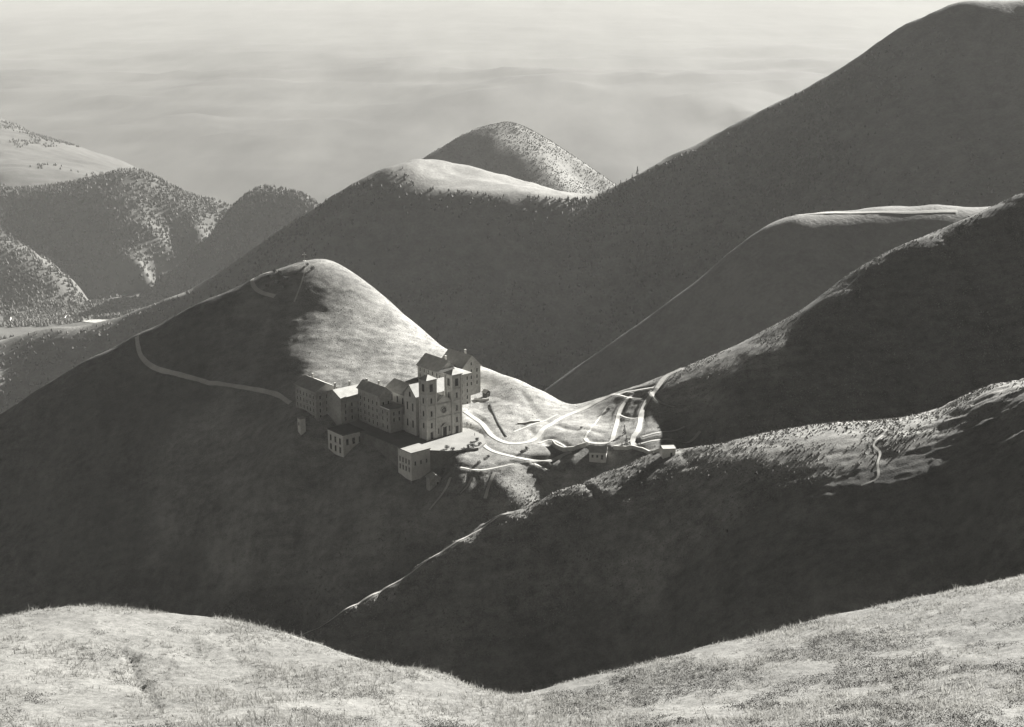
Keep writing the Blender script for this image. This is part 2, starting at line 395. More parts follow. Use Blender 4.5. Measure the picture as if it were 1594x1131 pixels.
# conical peak behind the col
pk = [P(560, 300, 3080), P(610, 274, 3120), P(660, 244, 3150), P(720, 208, 3180), P(755, 196, 3195), P(790, 191, 3200), P(850, 214, 3210), P(900, 245, 3200), P(930, 266, 3180), P(957, 284, 3160), P(1010, 315, 3100)]
mid += pk + back(pk, (120, 0.5), (300, 0.5))
mid += [P(822, 218, 3130), P(845, 243, 3070), P(866, 270, 3010), P(892, 300, 2940), P(760, 250, 3040), P(700, 262, 3060), P(800, 275, 3000), P(900, 275, 3090), P(925, 295, 3050)]
mid += [(-700, 2700, -590), (-450, 2450, -540), (-200, 2600, -480), (300, 2700, -400), (900, 2700, -300), (1300, 3000, -350), (-1200, 2300, -590), (-800, 2350, -560), (-900, 1300, -420), (-300, 1250, -400), (200, 1150, -330), (600, 1100, -250), (1000, 1200, -150),
        (-300, 3600, -500), (600, 3700, -450), (1300, 3700, -450), (-1300, 1700, -480), (-1300, 3600, -520), (-500, 950, -380), (300, 950, -300), (900, 950, -250)]
MID = Field(mid, 25.0, -1300, 1400, 940, 3700, 9.0, smooth=0.1)
MID.Z += fbm(MID.X, MID.Y, 160, 5, 0.55, 41) * 6.0 * np.clip((MID.Y - 900) / 600, 0.3, 1)
MID.Z -= 9.0 * np.clip(1 - np.abs(fbm(MID.X, MID.Y * 0.3, 130, 3, 0.55, 43)) * 2.6, 0, 1) ** 1.4 * np.clip((2000 - MID.Y) / 120, 0, 1) * np.clip((MID.Y - 1520) / 120, 0, 1)

# ------------------------------------------------------------------ left distance: the deep valley and the wooded mountains around it
lef = []
l3 = [P(150, 494, 3000), P(220, 456, 3130), P(290, 401, 3250), P(330, 361, 3310), P(352, 338, 3350), P(372, 311, 3375), P(390, 302, 3390), P(420, 297, 3400), P(450, 299, 3390), P(475, 302, 3360), P(492, 318, 3320), P(540, 345, 3250), P(620, 380, 3100)]
lef += l3 + back(l3, (80, .5), (250, .55))
for px, py, d, st in [(352, 338, 3350, [(420, .5), (480, .5)]), (420, 297, 3400, [(340, .5), (420, .55)]), (475, 302, 3360, [(360, .55), (430, .5)])]:
    lef += chain(px, py, d, st)[1:]
l1 = [P(-300, 330, 3600), P(-120, 305, 3650), P(0, 293, 3700), P(60, 291, 3710), P(110, 287, 3720), P(160, 274, 3740), P(200, 261, 3750), P(230, 272, 3750), P(260, 289, 3745), P(305, 306, 3740), P(350, 323, 3735), P(420, 350, 3730)]
lef += l1 + back(l1, (100, .25), (300, .3))
for px, py, d, st in [(0, 293, 3700, [(340, .5), (400, .5)]), (110, 287, 3720, [(350, .5), (420, .6), (465, .6)]), (200, 261, 3750, [(320, .5), (380, .6), (430, .6)]), (260, 289, 3745, [(350, .55), (400, .6)]), (320, 312, 3738, [(350, .5), (375, .5)])]:
    lef += chain(px, py, d, st)[1:]
l0 = [P(-200, 330, 3330), P(-60, 345, 3330), P(0, 370, 3310), P(60, 400, 3270), P(105, 440, 3220), P(130, 470, 3190)]
lef += l0 + back(l0, (60, .3), (90, .4))
lef += [P(0, 475, 3100), P(60, 482, 3080), P(-200, 480, 3060)]
lef += [P(150, 480, 3120), P(100, 500, 2960), P(200, 462, 3260), P(245, 432, 3340), P(300, 385, 3570), P(200, 490, 3040), P(20, 500, 2930), P(-200, 500, 2900), P(150, 520, 2800), P(0, 530, 2700), P(250, 480, 2950)]
l2 = [P(-300, 80, 6300), P(-120, 130, 6100), P(0, 184, 6000), P(40, 200, 5930), P(90, 222, 5860), P(150, 239, 5800), P(200, 254, 5700), P(260, 283, 5500), P(330, 318, 5200), P(400, 345, 4900)]
lef += l2 + back(l2, (150, .4), (500, .4))
lef += [P(0, 235, 5000), P(0, 270, 4400), P(80, 262, 4600), P(130, 262, 4700), P(-150, 240, 4800), P(40, 250, 4700)]
lef += [(500, 4300, -520), (500, 5500, -540), (0, 5000, -540), (-600, 6800, -520), (300, 7000, -540), (-2500, 3000, -300), (-2600, 4500, -250), (-2600, 6500, -200), (500, 3000, -500), (-1500, 2300, -500), (-2400, 2300, -450), (0, 2400, -480)]
LEFT = Field(lef, 25.0, -2600, 500, 2250, 7000, 15.0, smooth=0.1)
LEFT.Z += fbm(LEFT.X, LEFT.Y, 300, 5, 0.55, 51) * 9.0 * np.clip((LEFT.Z + 505) / 60, 0, 1)
LEFT.Z -= np.clip((LEFT.Y - 6000) / 900, 0, 1) * 220 + np.clip((LEFT.X + 150) / 500, 0, 1) * 120

# ------------------------------------------------------------------ far plain and ranges that close the view
FARF = Field([(-30000, 5000, -560), (30000, 5000, -560), (0, 5000, -560), (-30000, 30000, -300), (30000, 30000, -300), (0, 30000, -300), (0, 15000, -480)], 5000, -26000, 26000, 4000, 46000, 160)
X, Y = FARF.X, FARF.Y
relief = np.clip((Y - 5000) / 6000, 0, 1)
FARF.Z = -570 + relief * (np.abs(fbm(X, Y, 4200, 7, 0.55, 61)) * 60) + np.clip((Y - 20000) / 20000, 0, 1) * 620
def bigbowl(cx, cy, sx, sy, a):
    return a * np.exp(-((X - cx) / sx) ** 2 - ((Y - cy) / sy) ** 2)
FARF.Z += np.clip((Y - 5200) / 1500, 0, 1) * np.clip((16000 - Y) / 5000, 0, 1) * (1 - np.abs(fbm(X, Y, 2100, 6, 0.5, 63))) ** 3 * 80 + bigbowl(-2600, 9000, 2200, 1500, 60) * (1 + 0.5 * fbm(X, Y, 900, 4, 0.6, 71)) + bigbowl(1400, 9500, 1800, 1500, 90)

# ------------------------------------------------------------------ layout of the church hill
TH = math.radians(40)              # the facade is turned 40 degrees to the right
CT, ST = math.cos(TH), math.sin(TH)
OX, OY, _ = P(692, 677, 702)
def W(u, v):
    return (OX + u * CT - v * ST, OY + u * ST + v * CT)

def poly_mask(X, Y, poly, grow=0.0):
    inside = np.zeros(X.shape, bool)
    n = len(poly)
    dist = np.full(X.shape, 1e9)
    for i in range(n):
        (x1, y1), (x2, y2) = poly[i], poly[(i + 1) % n]
        c = ((y1 > Y) != (y2 > Y)) & (X < (x2 - x1) * (Y - y1) / (y2 - y1 + 1e-12) + x1)
        inside ^= c
        t = np.clip(((X - x1) * (x2 - x1) + (Y - y1) * (y2 - y1)) / ((x2 - x1) ** 2 + (y2 - y1) ** 2), 0, 1)
        dist = np.minimum(dist, np.hypot(X - x1 - t * (x2 - x1), Y - y1 - t * (y2 - y1)))
    return inside, dist

ESPLANADE = [W(*p) for p in [(-19, 52), (-39.5, 52), (-39.5, 36), (-29.5, 36), (-29, 0), (-31, -2), (-31, -13), (-19.5, -13), (-12, -21), (2, -26), (10, -22), (17, -11), (18, 2), (14, 7), (12, 52)]]
sl = (slice(None), slice(None))
inside, dist = poly_mask(NEAR.X, NEAR.Y, ESPLANADE)
w = np.where(inside, 1.0, np.clip(1 - dist / 5.0, 0, 1) ** 1.5)
# the ground is cut down to the terrace level where it would stand above it
NEAR.Z = np.where((inside & (dist > 2.4)) | (NEAR.Z > -0.5), NEAR.Z * (1 - w) - 0.5 * w, NEAR.Z)

def resample(pts, step):
    p = np.array(pts, float)
    q = np.vstack([2 * p[0] - p[1], p, 2 * p[-1] - p[-2]])
    out = []
    for i in range(1, len(q) - 2):
        n = max(2, int(np.linalg.norm(q[i + 1] - q[i]) / step))
        for t in np.arange(n) / n:
            out.append(0.5 * (2 * q[i] + (q[i + 1] - q[i - 1]) * t + (2 * q[i - 1] - 5 * q[i] + 4 * q[i + 1] - q[i + 2]) * t * t + (3 * q[i] - q[i - 1] - 3 * q[i + 1] + q[i + 2]) * t ** 3))
    out.append(q[-2])
    return np.array(out)

ROADS = []
def lay_road(name, pxs, width, label, cat='road', carve=True, d0=None, F=None, bank=1.5, lift=0.0):
    """A gravel road laid along the ground seen at these points; the hillside is cut and filled to carry it."""
    F = F or NEAR
    hits = [F.hit(px, py, d0) for px, py in pxs]
    hits = [h[:2] for h in hits if h is not None]
    c = resample(hits, 1.5 * F.step)
    z = F.h(c[:, 0], c[:, 1])
    for _ in range(6):
        z[1:-1] = (z[:-2] + z[1:-1] + z[2:]) / 3
    z = z + lift
    if carve:
        lo, hi = c.min(0) - width - bank - 2, c.max(0) + width + bank + 2
        i0, i1 = int((lo[0] - F.x0) / F.step), int((hi[0] - F.x0) / F.step) + 1
        j0, j1 = int((lo[1] - F.y0) / F.step), int((hi[1] - F.y0) / F.step) + 1
        i0, j0 = max(i0, 0), max(j0, 0)
        xs, ys = F.X[j0:j1, i0:i1], F.Y[j0:j1, i0:i1]
        best = np.full(xs.shape, 1e9); zz = np.zeros(xs.shape)
        for k in range(len(c) - 1):
            a, b = c[k], c[k + 1]; ab = b - a
            t = np.clip(((xs - a[0]) * ab[0] + (ys - a[1]) * ab[1]) / (ab @ ab + 1e-9), 0, 1)
            dd = np.hypot(xs - a[0] - t * ab[0], ys - a[1] - t * ab[1])
            m = dd < best
            best = np.where(m, dd, best); zz = np.where(m, z[k] + (z[k + 1] - z[k]) * t, zz)
        k = np.clip(1 - (best - width / 2 - 0.8) / bank, 0, 1)
        k = k * k * (3 - 2 * k)
        F.Z[j0:j1, i0:i1] = F.Z[j0:j1, i0:i1] * (1 - k) + (zz - 0.14) * k
    ROADS.append((name, c, width, label, cat, F))

def build_roads():
    for name, c, width, label, cat, F in ROADS:
        tng = np.gradient(c, axis=0); tng /= np.linalg.norm(tng, axis=1)[:, None] + 1e-9
        nrm = np.c_[-tng[:, 1], tng[:, 0]]
        jit = 1 + 0.14 * noise2(np.arange(len(c)) * 0.23, np.zeros(len(c)), 5)
        rows = []
        for o in (-0.5, -0.17, 0.17, 0.5):
            p = c + nrm * (o * width * jit)[:, None]
            rows.append(np.c_[p, F.h(p[:, 0], p[:, 1]) + 0.16 + 0.05 * F.step])
        v = np.stack(rows, 1).reshape(-1, 3)
        link(name, raw_mesh(name, v, grid_faces(4, len(c))[:, ::-1]), MATS['road_pale' if name in ('hill_road', 'ridge_path') or 'zigzag' in label or 'summit' in label else 'road_gravel'], label=label, cat=cat, kind='structure')

lay_road('hill_road', [(213, 524), (215, 540), (222, 558), (245, 575), (300, 589), (360, 600), (425, 613), (452, 628)], 2.6, 'pale gravel road curving across the dark flank of the conical hill', carve=False)
lay_road('hill_road', [(420, 419), (403, 423), (394, 432), (394, 444), (406, 455), (428, 462)], 2.6, 'pale road loop just below the summit of the conical hill', carve=False)
lay_road('footpath', [(476, 412), (474, 424), (468, 445), (458, 470)], 0.9, 'thin footpath dropping straight from the hill summit', 'path', carve=False)
lay_road('col_road', [(724, 640), (748, 657), (766, 678), (792, 690), (822, 688), (838, 679), (850, 664), (886, 645), (926, 627), (956, 614), (990, 607), (1018, 603)], 2.8, 'gravel road curving from the church along the col crest')
lay_road('col_road', [(748, 688), (768, 702), (808, 713), (850, 719), (876, 709), (890, 704)], 2.4, 'lower gravel road from the terrace end across the col')
lay_road('col_road', [(1062, 572), (1036, 587), (1020, 607), (1007, 625), (999, 643), (994, 668), (985, 684), (990, 700)], 2.8, 'wide pale road dropping from the right ridge onto the col')
lay_road('col_road', [(985, 612), (970, 630), (963, 645), (960, 660), (953, 684), (945, 690), (918, 689), (911, 682)], 2.2, 'gravel road looping round the lawn on the col')
lay_road('footpath', [(945, 634), (932, 652), (919, 669), (911, 682)], 1.1, 'straight thin path across the lawn on the col', 'path', carve=False)
lay_road('footpath', [(1014, 610), (1024, 624), (1036, 630), (1050, 634)], 1.8, 'short curved track ending in the shaded hillside', 'path', bank=1.2)
lay_road('footpath', [(998, 691), (1040, 684), (1090, 672)], 2.0, 'level track leading right from the col under the ridge', 'path', bank=1.2)
lay_road('footpath', [(1000, 680), (1040, 671), (1066, 664)], 1.6, 'upper short track leading right from the col', 'path', bank=1.2)
lay_road('footpath', [(770, 735), (761, 755), (755, 778)], 1.7, 'short pale path running down the slope below the terrace', 'path', bank=1.2)
lay_road('footpath', [(702, 742), (692, 764), (668, 795)], 1.4, 'narrow pale path going down beside the stone hut', 'path', bank=1.0)
lay_road('footpath', [(832, 722), (845, 728), (856, 734)], 1.5, 'stub of path below the lower col road', 'path', bank=1.0)
lay_road('footpath', [(875, 710), (868, 718), (861, 726)], 1.2, 'steep little path below the lawn of the col', 'path', bank=1.0)
lay_road('ridge_path', [(800, 797), (760, 816), (700, 851), (650, 884), (600, 916), (530, 954), (468, 990)], 1.3, 'path following the crest of the spur down to the left', 'path', carve=False)
lay_road('footpath', [(1374, 678), (1360, 693), (1370, 706), (1366, 722), (1366, 745), (1340, 757)], 1.0, 'zigzag footpath scratched down the spur on the right', 'path', carve=False, d0=300)
lay_road('footpath', [(955, 613), (975, 617), (1000, 620)], 1.4, 'short pale track just under the col crest road', 'path', bank=1.2)
lay_road('footpath', [(963, 645), (982, 652), (996, 650)], 1.2, 'cross path linking the two roads on the col', 'path', bank=1.0)
lay_road('footpath', [(800, 672), (822, 664), (846, 656), (868, 645)], 1.4, 'faint track on the far slope of the col', 'path', bank=1.2)
lay_road('footpath', [(838, 690), (856, 684), (872, 690), (886, 702)], 1.3, 'curving path at the left edge of the lawn', 'path', bank=1.0)
lay_road('footpath', [(985, 684), (972, 690), (958, 694)], 1.4, 'short track between the conifers and the retaining wall', 'path', bank=1.0)
lay_road('footpath', [(716, 728), (744, 733), (775, 727), (800, 722)], 1.3, 'faint path across the sunlit bank below the terrace', 'path', bank=1.0)
lay_road('footpath', [(735, 742), (728, 758), (716, 770)], 1.1, 'steep path down the sunlit bank left of the short pale path', 'path', bank=1.0)
lay_road('mountain_track', [(1238, 336), (1300, 333), (1400, 331), (1490, 332)], 5.0, 'long level track along the mountain shoulder at the right', 'path', carve=False, F=MID, d0=1200)
lay_road('valley_road', [(100, 492), (130, 498), (165, 501), (205, 490), (250, 474)], 26, 'pale valley road and gravel banks far below at the left', 'road', carve=False, F=LEFT, d0=2500)

foreground_slope = field_object('foreground_slope', FORE, MATS['foreground_turf'], 'sunlit pale grassy slope along the bottom edge of the view', 'slope')
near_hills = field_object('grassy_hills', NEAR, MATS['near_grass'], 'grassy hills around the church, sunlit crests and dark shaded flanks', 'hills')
# sun and shade painted into grass: paler by sanctuary, col, spur crest, darker elsewhere
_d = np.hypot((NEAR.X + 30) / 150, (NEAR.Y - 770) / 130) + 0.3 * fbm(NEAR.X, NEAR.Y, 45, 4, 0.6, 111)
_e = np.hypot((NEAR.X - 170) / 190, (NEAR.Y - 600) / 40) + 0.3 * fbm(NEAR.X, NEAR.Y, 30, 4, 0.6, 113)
near_light = np.clip((1.25 - np.minimum(_d, _e)) / 0.5, 0, 1)
at = near_hills.data.attributes.new('pasture_light', 'FLOAT', 'POINT'); at.data.foreach_set('value', near_light.ravel().astype(np.float32))
pasture_light_tint('near_grass', 0.75, 1.4)
mountain = field_object('wooded_mountain', MID, MATS['mountain_heath'], 'large hazy dark mountain behind the church with conical peak', 'mountain')
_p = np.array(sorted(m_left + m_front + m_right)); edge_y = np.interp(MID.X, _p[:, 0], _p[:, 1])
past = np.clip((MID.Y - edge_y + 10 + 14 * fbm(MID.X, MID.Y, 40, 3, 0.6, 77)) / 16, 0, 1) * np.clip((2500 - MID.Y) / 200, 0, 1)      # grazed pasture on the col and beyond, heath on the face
at = mountain.data.attributes.new('pasture_light', 'FLOAT', 'POINT'); at.data.foreach_set('value', past.ravel().astype(np.float32))
pasture_light_tint('mountain_heath', 1.0, 1.35)
valley_mountains = field_object('valley_mountains', LEFT, MATS['valley_wood'], 'hazy wooded mountains above the deep valley at the left', 'mountains')
far_range = field_object('distant_ranges', FARF, MATS['pale_far'], 'pale hazy far ranges fading into the bright background', 'hills')

build_roads()

# esplanade: paved platform with its retaining walls
def prism(poly, z0, z1):
    n = len(poly)
    v = [(x, y, z0) for x, y in poly] + [(x, y, z1) for x, y in poly]
    f = [tuple(range(n - 1, -1, -1)), tuple(range(n, 2 * n))] + [(i, (i + 1) % n, n + (i + 1) % n, n + i) for i in range(n)]
    me = bpy.data.meshes.new('prism'); me.from_pydata(v, [], f); me.update()
    return me
es_me = prism(ESPLANADE, -16, -0.15)
es_me.materials.append(MATS['esplanade_paving']); es_me.materials.append(MATS['terrace_stone'])
for p_ in es_me.polygons:
    p_.material_index = 0 if p_.normal.z > 0.5 else 1
link('esplanade', es_me, None, label='pale paved terrace in front of the church', cat='terrace', kind='structure')

# ------------------------------------------------------------------ building kit
class MB:
    def __init__(self): self.v, self.f = [], []
    def add(self, v, f):
        n = len(self.v); self.v += v; self.f += [tuple(i + n for i in q) for q in f]
    def box(self, x0, x1, y0, y1, z0, z1):
        self.add([(x0, y0, z0), (x1, y0, z0), (x1, y1, z0), (x0, y1, z0), (x0, y0, z1), (x1, y0, z1), (x1, y1, z1), (x0, y1, z1)],
                 [(3, 2, 1, 0), (4, 5, 6, 7), (0, 1, 5, 4), (1, 2, 6, 5), (2, 3, 7, 6), (3, 0, 4, 7)])
    def gable_block(self, x0, x1, y0, y1, z0, ze, zr, axis):
        if axis == 'v':
            xm = (x0 + x1) / 2
            self.add([(x0, y0, z0), (x1, y0, z0), (x1, y1, z0), (x0, y1, z0), (x0, y0, ze), (x1, y0, ze), (x1, y1, ze), (x0, y1, ze), (xm, y0, zr), (xm, y1, zr)],
                     [(3, 2, 1, 0), (0, 1, 5, 8, 4), (2, 3, 7, 9, 6), (1, 2, 6, 5), (3, 0, 4, 7), (5, 6, 9, 8), (7, 4, 8, 9)])
        else:
            ym = (y0 + y1) / 2
            self.add([(x0, y0, z0), (x1, y0, z0), (x1, y1, z0), (x0, y1, z0), (x0, y0, ze), (x1, y0, ze), (x1, y1, ze), (x0, y1, ze), (x0, ym, zr), (x1, ym, zr)],
                     [(3, 2, 1, 0), (0, 1, 5, 4), (2, 3, 7, 6), (1, 2, 6, 9, 5), (3, 0, 4, 8, 7), (4, 5, 9, 8), (6, 7, 8, 9)])
    def slab(self, a, b, c, d, t=0.3):
        """A roof plane given by four corners, t thick."""
        A, B, C, D = map(Vector, (a, b, c, d))
        n = (B - A).cross(D - A).normalized() * t
        self.add([tuple(p) for p in (A, B, C, D)] + [tuple(p + n) for p in (A, B, C, D)], [(3, 2, 1, 0), (4, 5, 6, 7), (0, 1, 5, 4), (1, 2, 6, 5), (2, 3, 7, 6), (3, 0, 4, 7)])
    def gable_roof(self, x0, x1, y0, y1, ze, zr, axis, o=0.6):
        k = 0.02
        if axis == 'v':
            xm = (x0 + x1) / 2; s = (zr - ze) / (xm - x0); e = ze - s * o + k; r = zr + k
            self.slab((x0 - o, y1 + o, e), (x0 - o, y0 - o, e), (xm, y0 - o, r), (xm, y1 + o, r))
            self.slab((x1 + o, y0 - o, e), (x1 + o, y1 + o, e), (xm, y1 + o, r), (xm, y0 - o, r))
        else:
            ym = (y0 + y1) / 2; s = (zr - ze) / (ym - y0); e = ze - s * o + k; r = zr + k
            self.slab((x0 - o, y0 - o, e), (x1 + o, y0 - o, e), (x1 + o, ym, r), (x0 - o, ym, r))
            self.slab((x1 + o, y1 + o, e), (x0 - o, y1 + o, e), (x0 - o, ym, r), (x1 + o, ym, r))
    def hip_roof(self, x0, x1, y0, y1, ze, zr, o=0.6, th=0.35):
        x0 -= o; x1 += o; y0 -= o; y1 += o
        w, d = x1 - x0, y1 - y0; h = min(w, d) / 2 * 0.999
        if w >= d: r0, r1 = (x0 + h, (y0 + y1) / 2, zr), (x1 - h, (y0 + y1) / 2, zr)
        else: r0, r1 = ((x0 + x1) / 2, y0 + h, zr), ((x0 + x1) / 2, y1 - h, zr)
        b = [(x0, y0), (x1, y0), (x1, y1), (x0, y1)]
        v = [(x, y, ze + 0.02) for x, y in b] + [(x, y, ze + th) for x, y in b] + [r0, r1]
        top = [(4, 5, 9, 8), (5, 6, 9), (6, 7, 8, 9), (7, 4, 8)] if w >= d else [(4, 5, 8), (5, 6, 9, 8), (6, 7, 9), (7, 4, 8, 9)]
        self.add(v, [(3, 2, 1, 0), (0, 1, 5, 4), (1, 2, 6, 5), (2, 3, 7, 6), (3, 0, 4, 7)] + top)
    def cyl(self, x, y, z0, z1, r0, r1, n=10):
        v, f = [], []
        for i in range(n):
            a = 2 * math.pi * i / n
            v.append((x + r0 * math.cos(a), y + r0 * math.sin(a), z0)); v.append((x + r1 * math.cos(a), y + r1 * math.sin(a), z1))
        for i in range(n):
            j = (i + 1) % n; f.append((2 * i, 2 * j, 2 * j + 1, 2 * i + 1))
        f += [tuple(range(2 * n - 2, -1, -2)), tuple(range(1, 2 * n, 2))]
        self.add(v, f)
    def mesh(self, name):
        me = bpy.data.meshes.new(name); me.from_pydata(self.v, [], self.f); me.update(); return me
    def build(self, name, mat, parent=None, **kw):
        return link(name, self.mesh(name), MATS[mat], parent, **kw)

def thing(name, u, v, z, label, cat, group=None, rot=None):
    e = bpy.data.objects.new(name, None); col.objects.link(e)
    x, y = W(u, v)
    e.location = (x, y, z); e.rotation_euler = (0, 0, TH if rot is None else rot)
    e.empty_display_size = 2
    e['label'] = label; e['category'] = cat
    if group: e['group'] = group
    return e

WIN = {}
def window_mesh(w, h, arch):
    key = (w, h, arch)
    if key in WIN: return WIN[key]
    t, d = 0.22, 0.16
    m = MB()
    m.box(-w / 2 - t, -w / 2, -d, 0.05, -t, h + t); m.box(w / 2, w / 2 + t, -d, 0.05, -t, h + t)
    m.box(-w / 2, w / 2, -d, 0.05, h, h + t); m.box(-w / 2 - t - 0.1, w / 2 + t + 0.1, -d - 0.14, 0.05, -t - 0.18, -t - 0.002)
    p = MB(); p.box(-w / 2, w / 2, -0.03, 0.04, -t, h)
    a, b = m.mesh('window'), p.mesh('pane')
    a.materials.append(MATS['trim_stone']); b.materials.append(MATS['window_glass'])
    WIN[key] = (a, b)
    return WIN[key]

def window(parent, origin, face, pos, z, w=1.0, h=1.8, name='window', pane='pane'):
    """face: '-u', '+u', '-v', '+v'; pos is the coordinate along the face, origin the coordinate of the face."""
    a, b = window_mesh(w, h, 0)
    o = link(name, a, None, parent)
    rot, loc = {'-v': (0, (pos, origin, z)), '+v': (math.pi, (pos, origin, z)), '-u': (-math.pi / 2, (origin, pos, z)), '+u': (math.pi / 2, (origin, pos, z))}[face]
    o.location = loc; o.rotation_euler = (0, 0, rot)
    link(pane, b, None, o)
    return o

def windows(parent, origin, face, c0, c1, n, zs, w=1.0, h=1.8):
    for z in zs:
        for i in range(n):
            window(parent, origin, face, c0 + (c1 - c0) * (i + 0.5) / n, z, w, h)

def chimney(parent, x, y, z0, z1, s=0.9):
    m = MB(); m.box(x - s / 2, x + s / 2, y - s / 2, y + s / 2, z0, z1); m.box(x - s / 2 - 0.12, x + s / 2 + 0.12, y - s / 2 - 0.12, y + s / 2 + 0.12, z1 + 0.002, z1 + 0.3)
    m.build('chimney', 'trim_stone', parent)

# ------------------------------------------------------------------ the church
ch = thing('church', 0, 0, 0, 'stone pilgrimage church with twin square towers on the hill terrace', 'church')
m = MB(); m.gable_block(-6.4, 6.4, 1.4, 44, -2, 17.5, 21.5, 'v'); m.build('nave', 'church_stone', ch)
m = MB(); m.gable_roof(-6.4, 6.4, 1.4, 44, 17.5, 21.5, 'v'); nr = m.build('nave_roof', 'slate_roof', ch)
m = MB(); m.box(-10.4, -6.42, 20.2, 42, -2, 9.0); m.box(6.42, 10.4, 20.2, 42, -2, 9.0); m.build('side_aisle', 'church_stone', ch)
m = MB(); m.slab((-10.9, 42.4, 8.8), (-10.9, 20.22, 8.8), (-6.43, 20.22, 11.4), (-6.43, 42.4, 11.4)); m.slab((10.9, 20.22, 8.8), (10.9, 42.4, 8.8), (6.43, 42.4, 11.4), (6.43, 20.22, 11.4)); m.build('aisle_roof', 'slate_roof', ch)
tr = MB(); tr.gable_block(-11, 11, 10, 20, -2, 21.5, 26.5, 'u'); trn = tr.build('transept', 'church_stone', ch)
m = MB(); m.gable_roof(-11, 11, 10, 20, 21.5, 26.5, 'u'); m.build('roof', 'slate_roof', trn)
for z, zz in ((4, 3.6), (13, 4.0)):
    for p in (12.6, 17.4): window(trn, -11, '-u', p, z, 1.2, zz)
window(trn, -11, '-u', 15, 20.5, 1.4, 2.4)
m = MB(); m.cyl(0, 44, -2, 14, 6, 6, 12); ap = m.build('apse', 'church_stone', ch)
m = MB(); m.cyl(0, 44, 14.02, 17.5, 6.5, 0.2, 12); m.build('roof', 'slate_roof', ap)
for p in (23, 28, 33, 38):
    window(ch, -10.4, '-u', p, 3.2, 1.1, 3.2); window(ch, -6.4, '-u', p, 12.3, 1.1, 3.2)
# facade wall between the towers
fw = MB(); fw.gable_block(-5.35, 5.35, 0.35, 1.38, -2, 18.2, 22.0, 'v'); fwo = fw.build('facade_wall', 'church_stone', ch)
m = MB(); m.gable_roof(-5.35, 5.35, 0.35, 1.38, 18.2, 22.0, 'v', 0.0); m.build('coping', 'trim_stone', fwo)
for z in (10.4, 17.6):
    m = MB(); m.box(-5.33, 5.33, 0.1, 0.348, z, z + 0.6); m.build('string_course', 'trim_stone', fwo)
# portal
m = MB(); m.box(-2.2, -1.3, -0.5, 0.348, -0.15, 5.2); m.box(1.3, 2.2, -0.5, 0.348, -0.15, 5.2); m.add([(-2.5, -0.5, 5.202), (2.5, -0.5, 5.202), (0, -0.5, 7.0), (-2.5, 0.348, 5.202), (2.5, 0.348, 5.202), (0, 0.348, 7.0)], [(0, 1, 2), (5, 4, 3), (0, 2, 5, 3), (1, 4, 5, 2), (0, 3, 4, 1)])
po = m.build('portal', 'trim_stone', fwo)
m = MB(); m.box(-1.3, 1.3, 0.1, 0.34, -0.15, 5.19); m.build('door', 'dark_wood', po)
for sx in (-1, 1):
    window(fwo, 0.35, '-v', sx * 3.6, 2.2, 0.7, 2.6)
# rose window
m = MB()
for i in range(16):
    a0, a1 = 2 * math.pi * i / 16, 2 * math.pi * (i + 1) / 16
    q = []
    for r in (1.55, 2.05):
        for a in (a0, a1):
            q += [(r * math.cos(a), 0.05, 14.2 + r * math.sin(a)), (r * math.cos(a), 0.349, 14.2 + r * math.sin(a))]
    m.add(q, [(0, 2, 6, 4), (1, 5, 7, 3), (0, 1, 3, 2), (4, 6, 7, 5)])
for i in range(4):
    a = math.pi * i / 4; c, s = math.cos(a), math.sin(a)
    m.add([(c * r - s * k, y, 14.2 + s * r + c * k) for y in (0.15, 0.33) for r in (-1.6, 1.6) for k in (-0.07, 0.07)], [(0, 1, 3, 2), (4, 6, 7, 5), (0, 2, 6, 4), (1, 5, 7, 3), (0, 4, 5, 1), (2, 3, 7, 6)])
rw = m.build('rose_window', 'trim_stone', fwo)
m = MB(); m.add([(1.56 * math.cos(2 * math.pi * i / 16), 0.30, 14.2 + 1.56 * math.sin(2 * math.pi * i / 16)) for i in range(16)] , [tuple(range(15, -1, -1))][:1]); m.build('pane', 'window_glass', rw)
m = MB(); m.box(-0.12, 0.12, 0.6, 0.84, 22.3, 24.6); m.box(-0.65, 0.65, 0.6, 0.84, 23.6, 23.84); m.build('gable_cross', 'trim_stone', fwo)
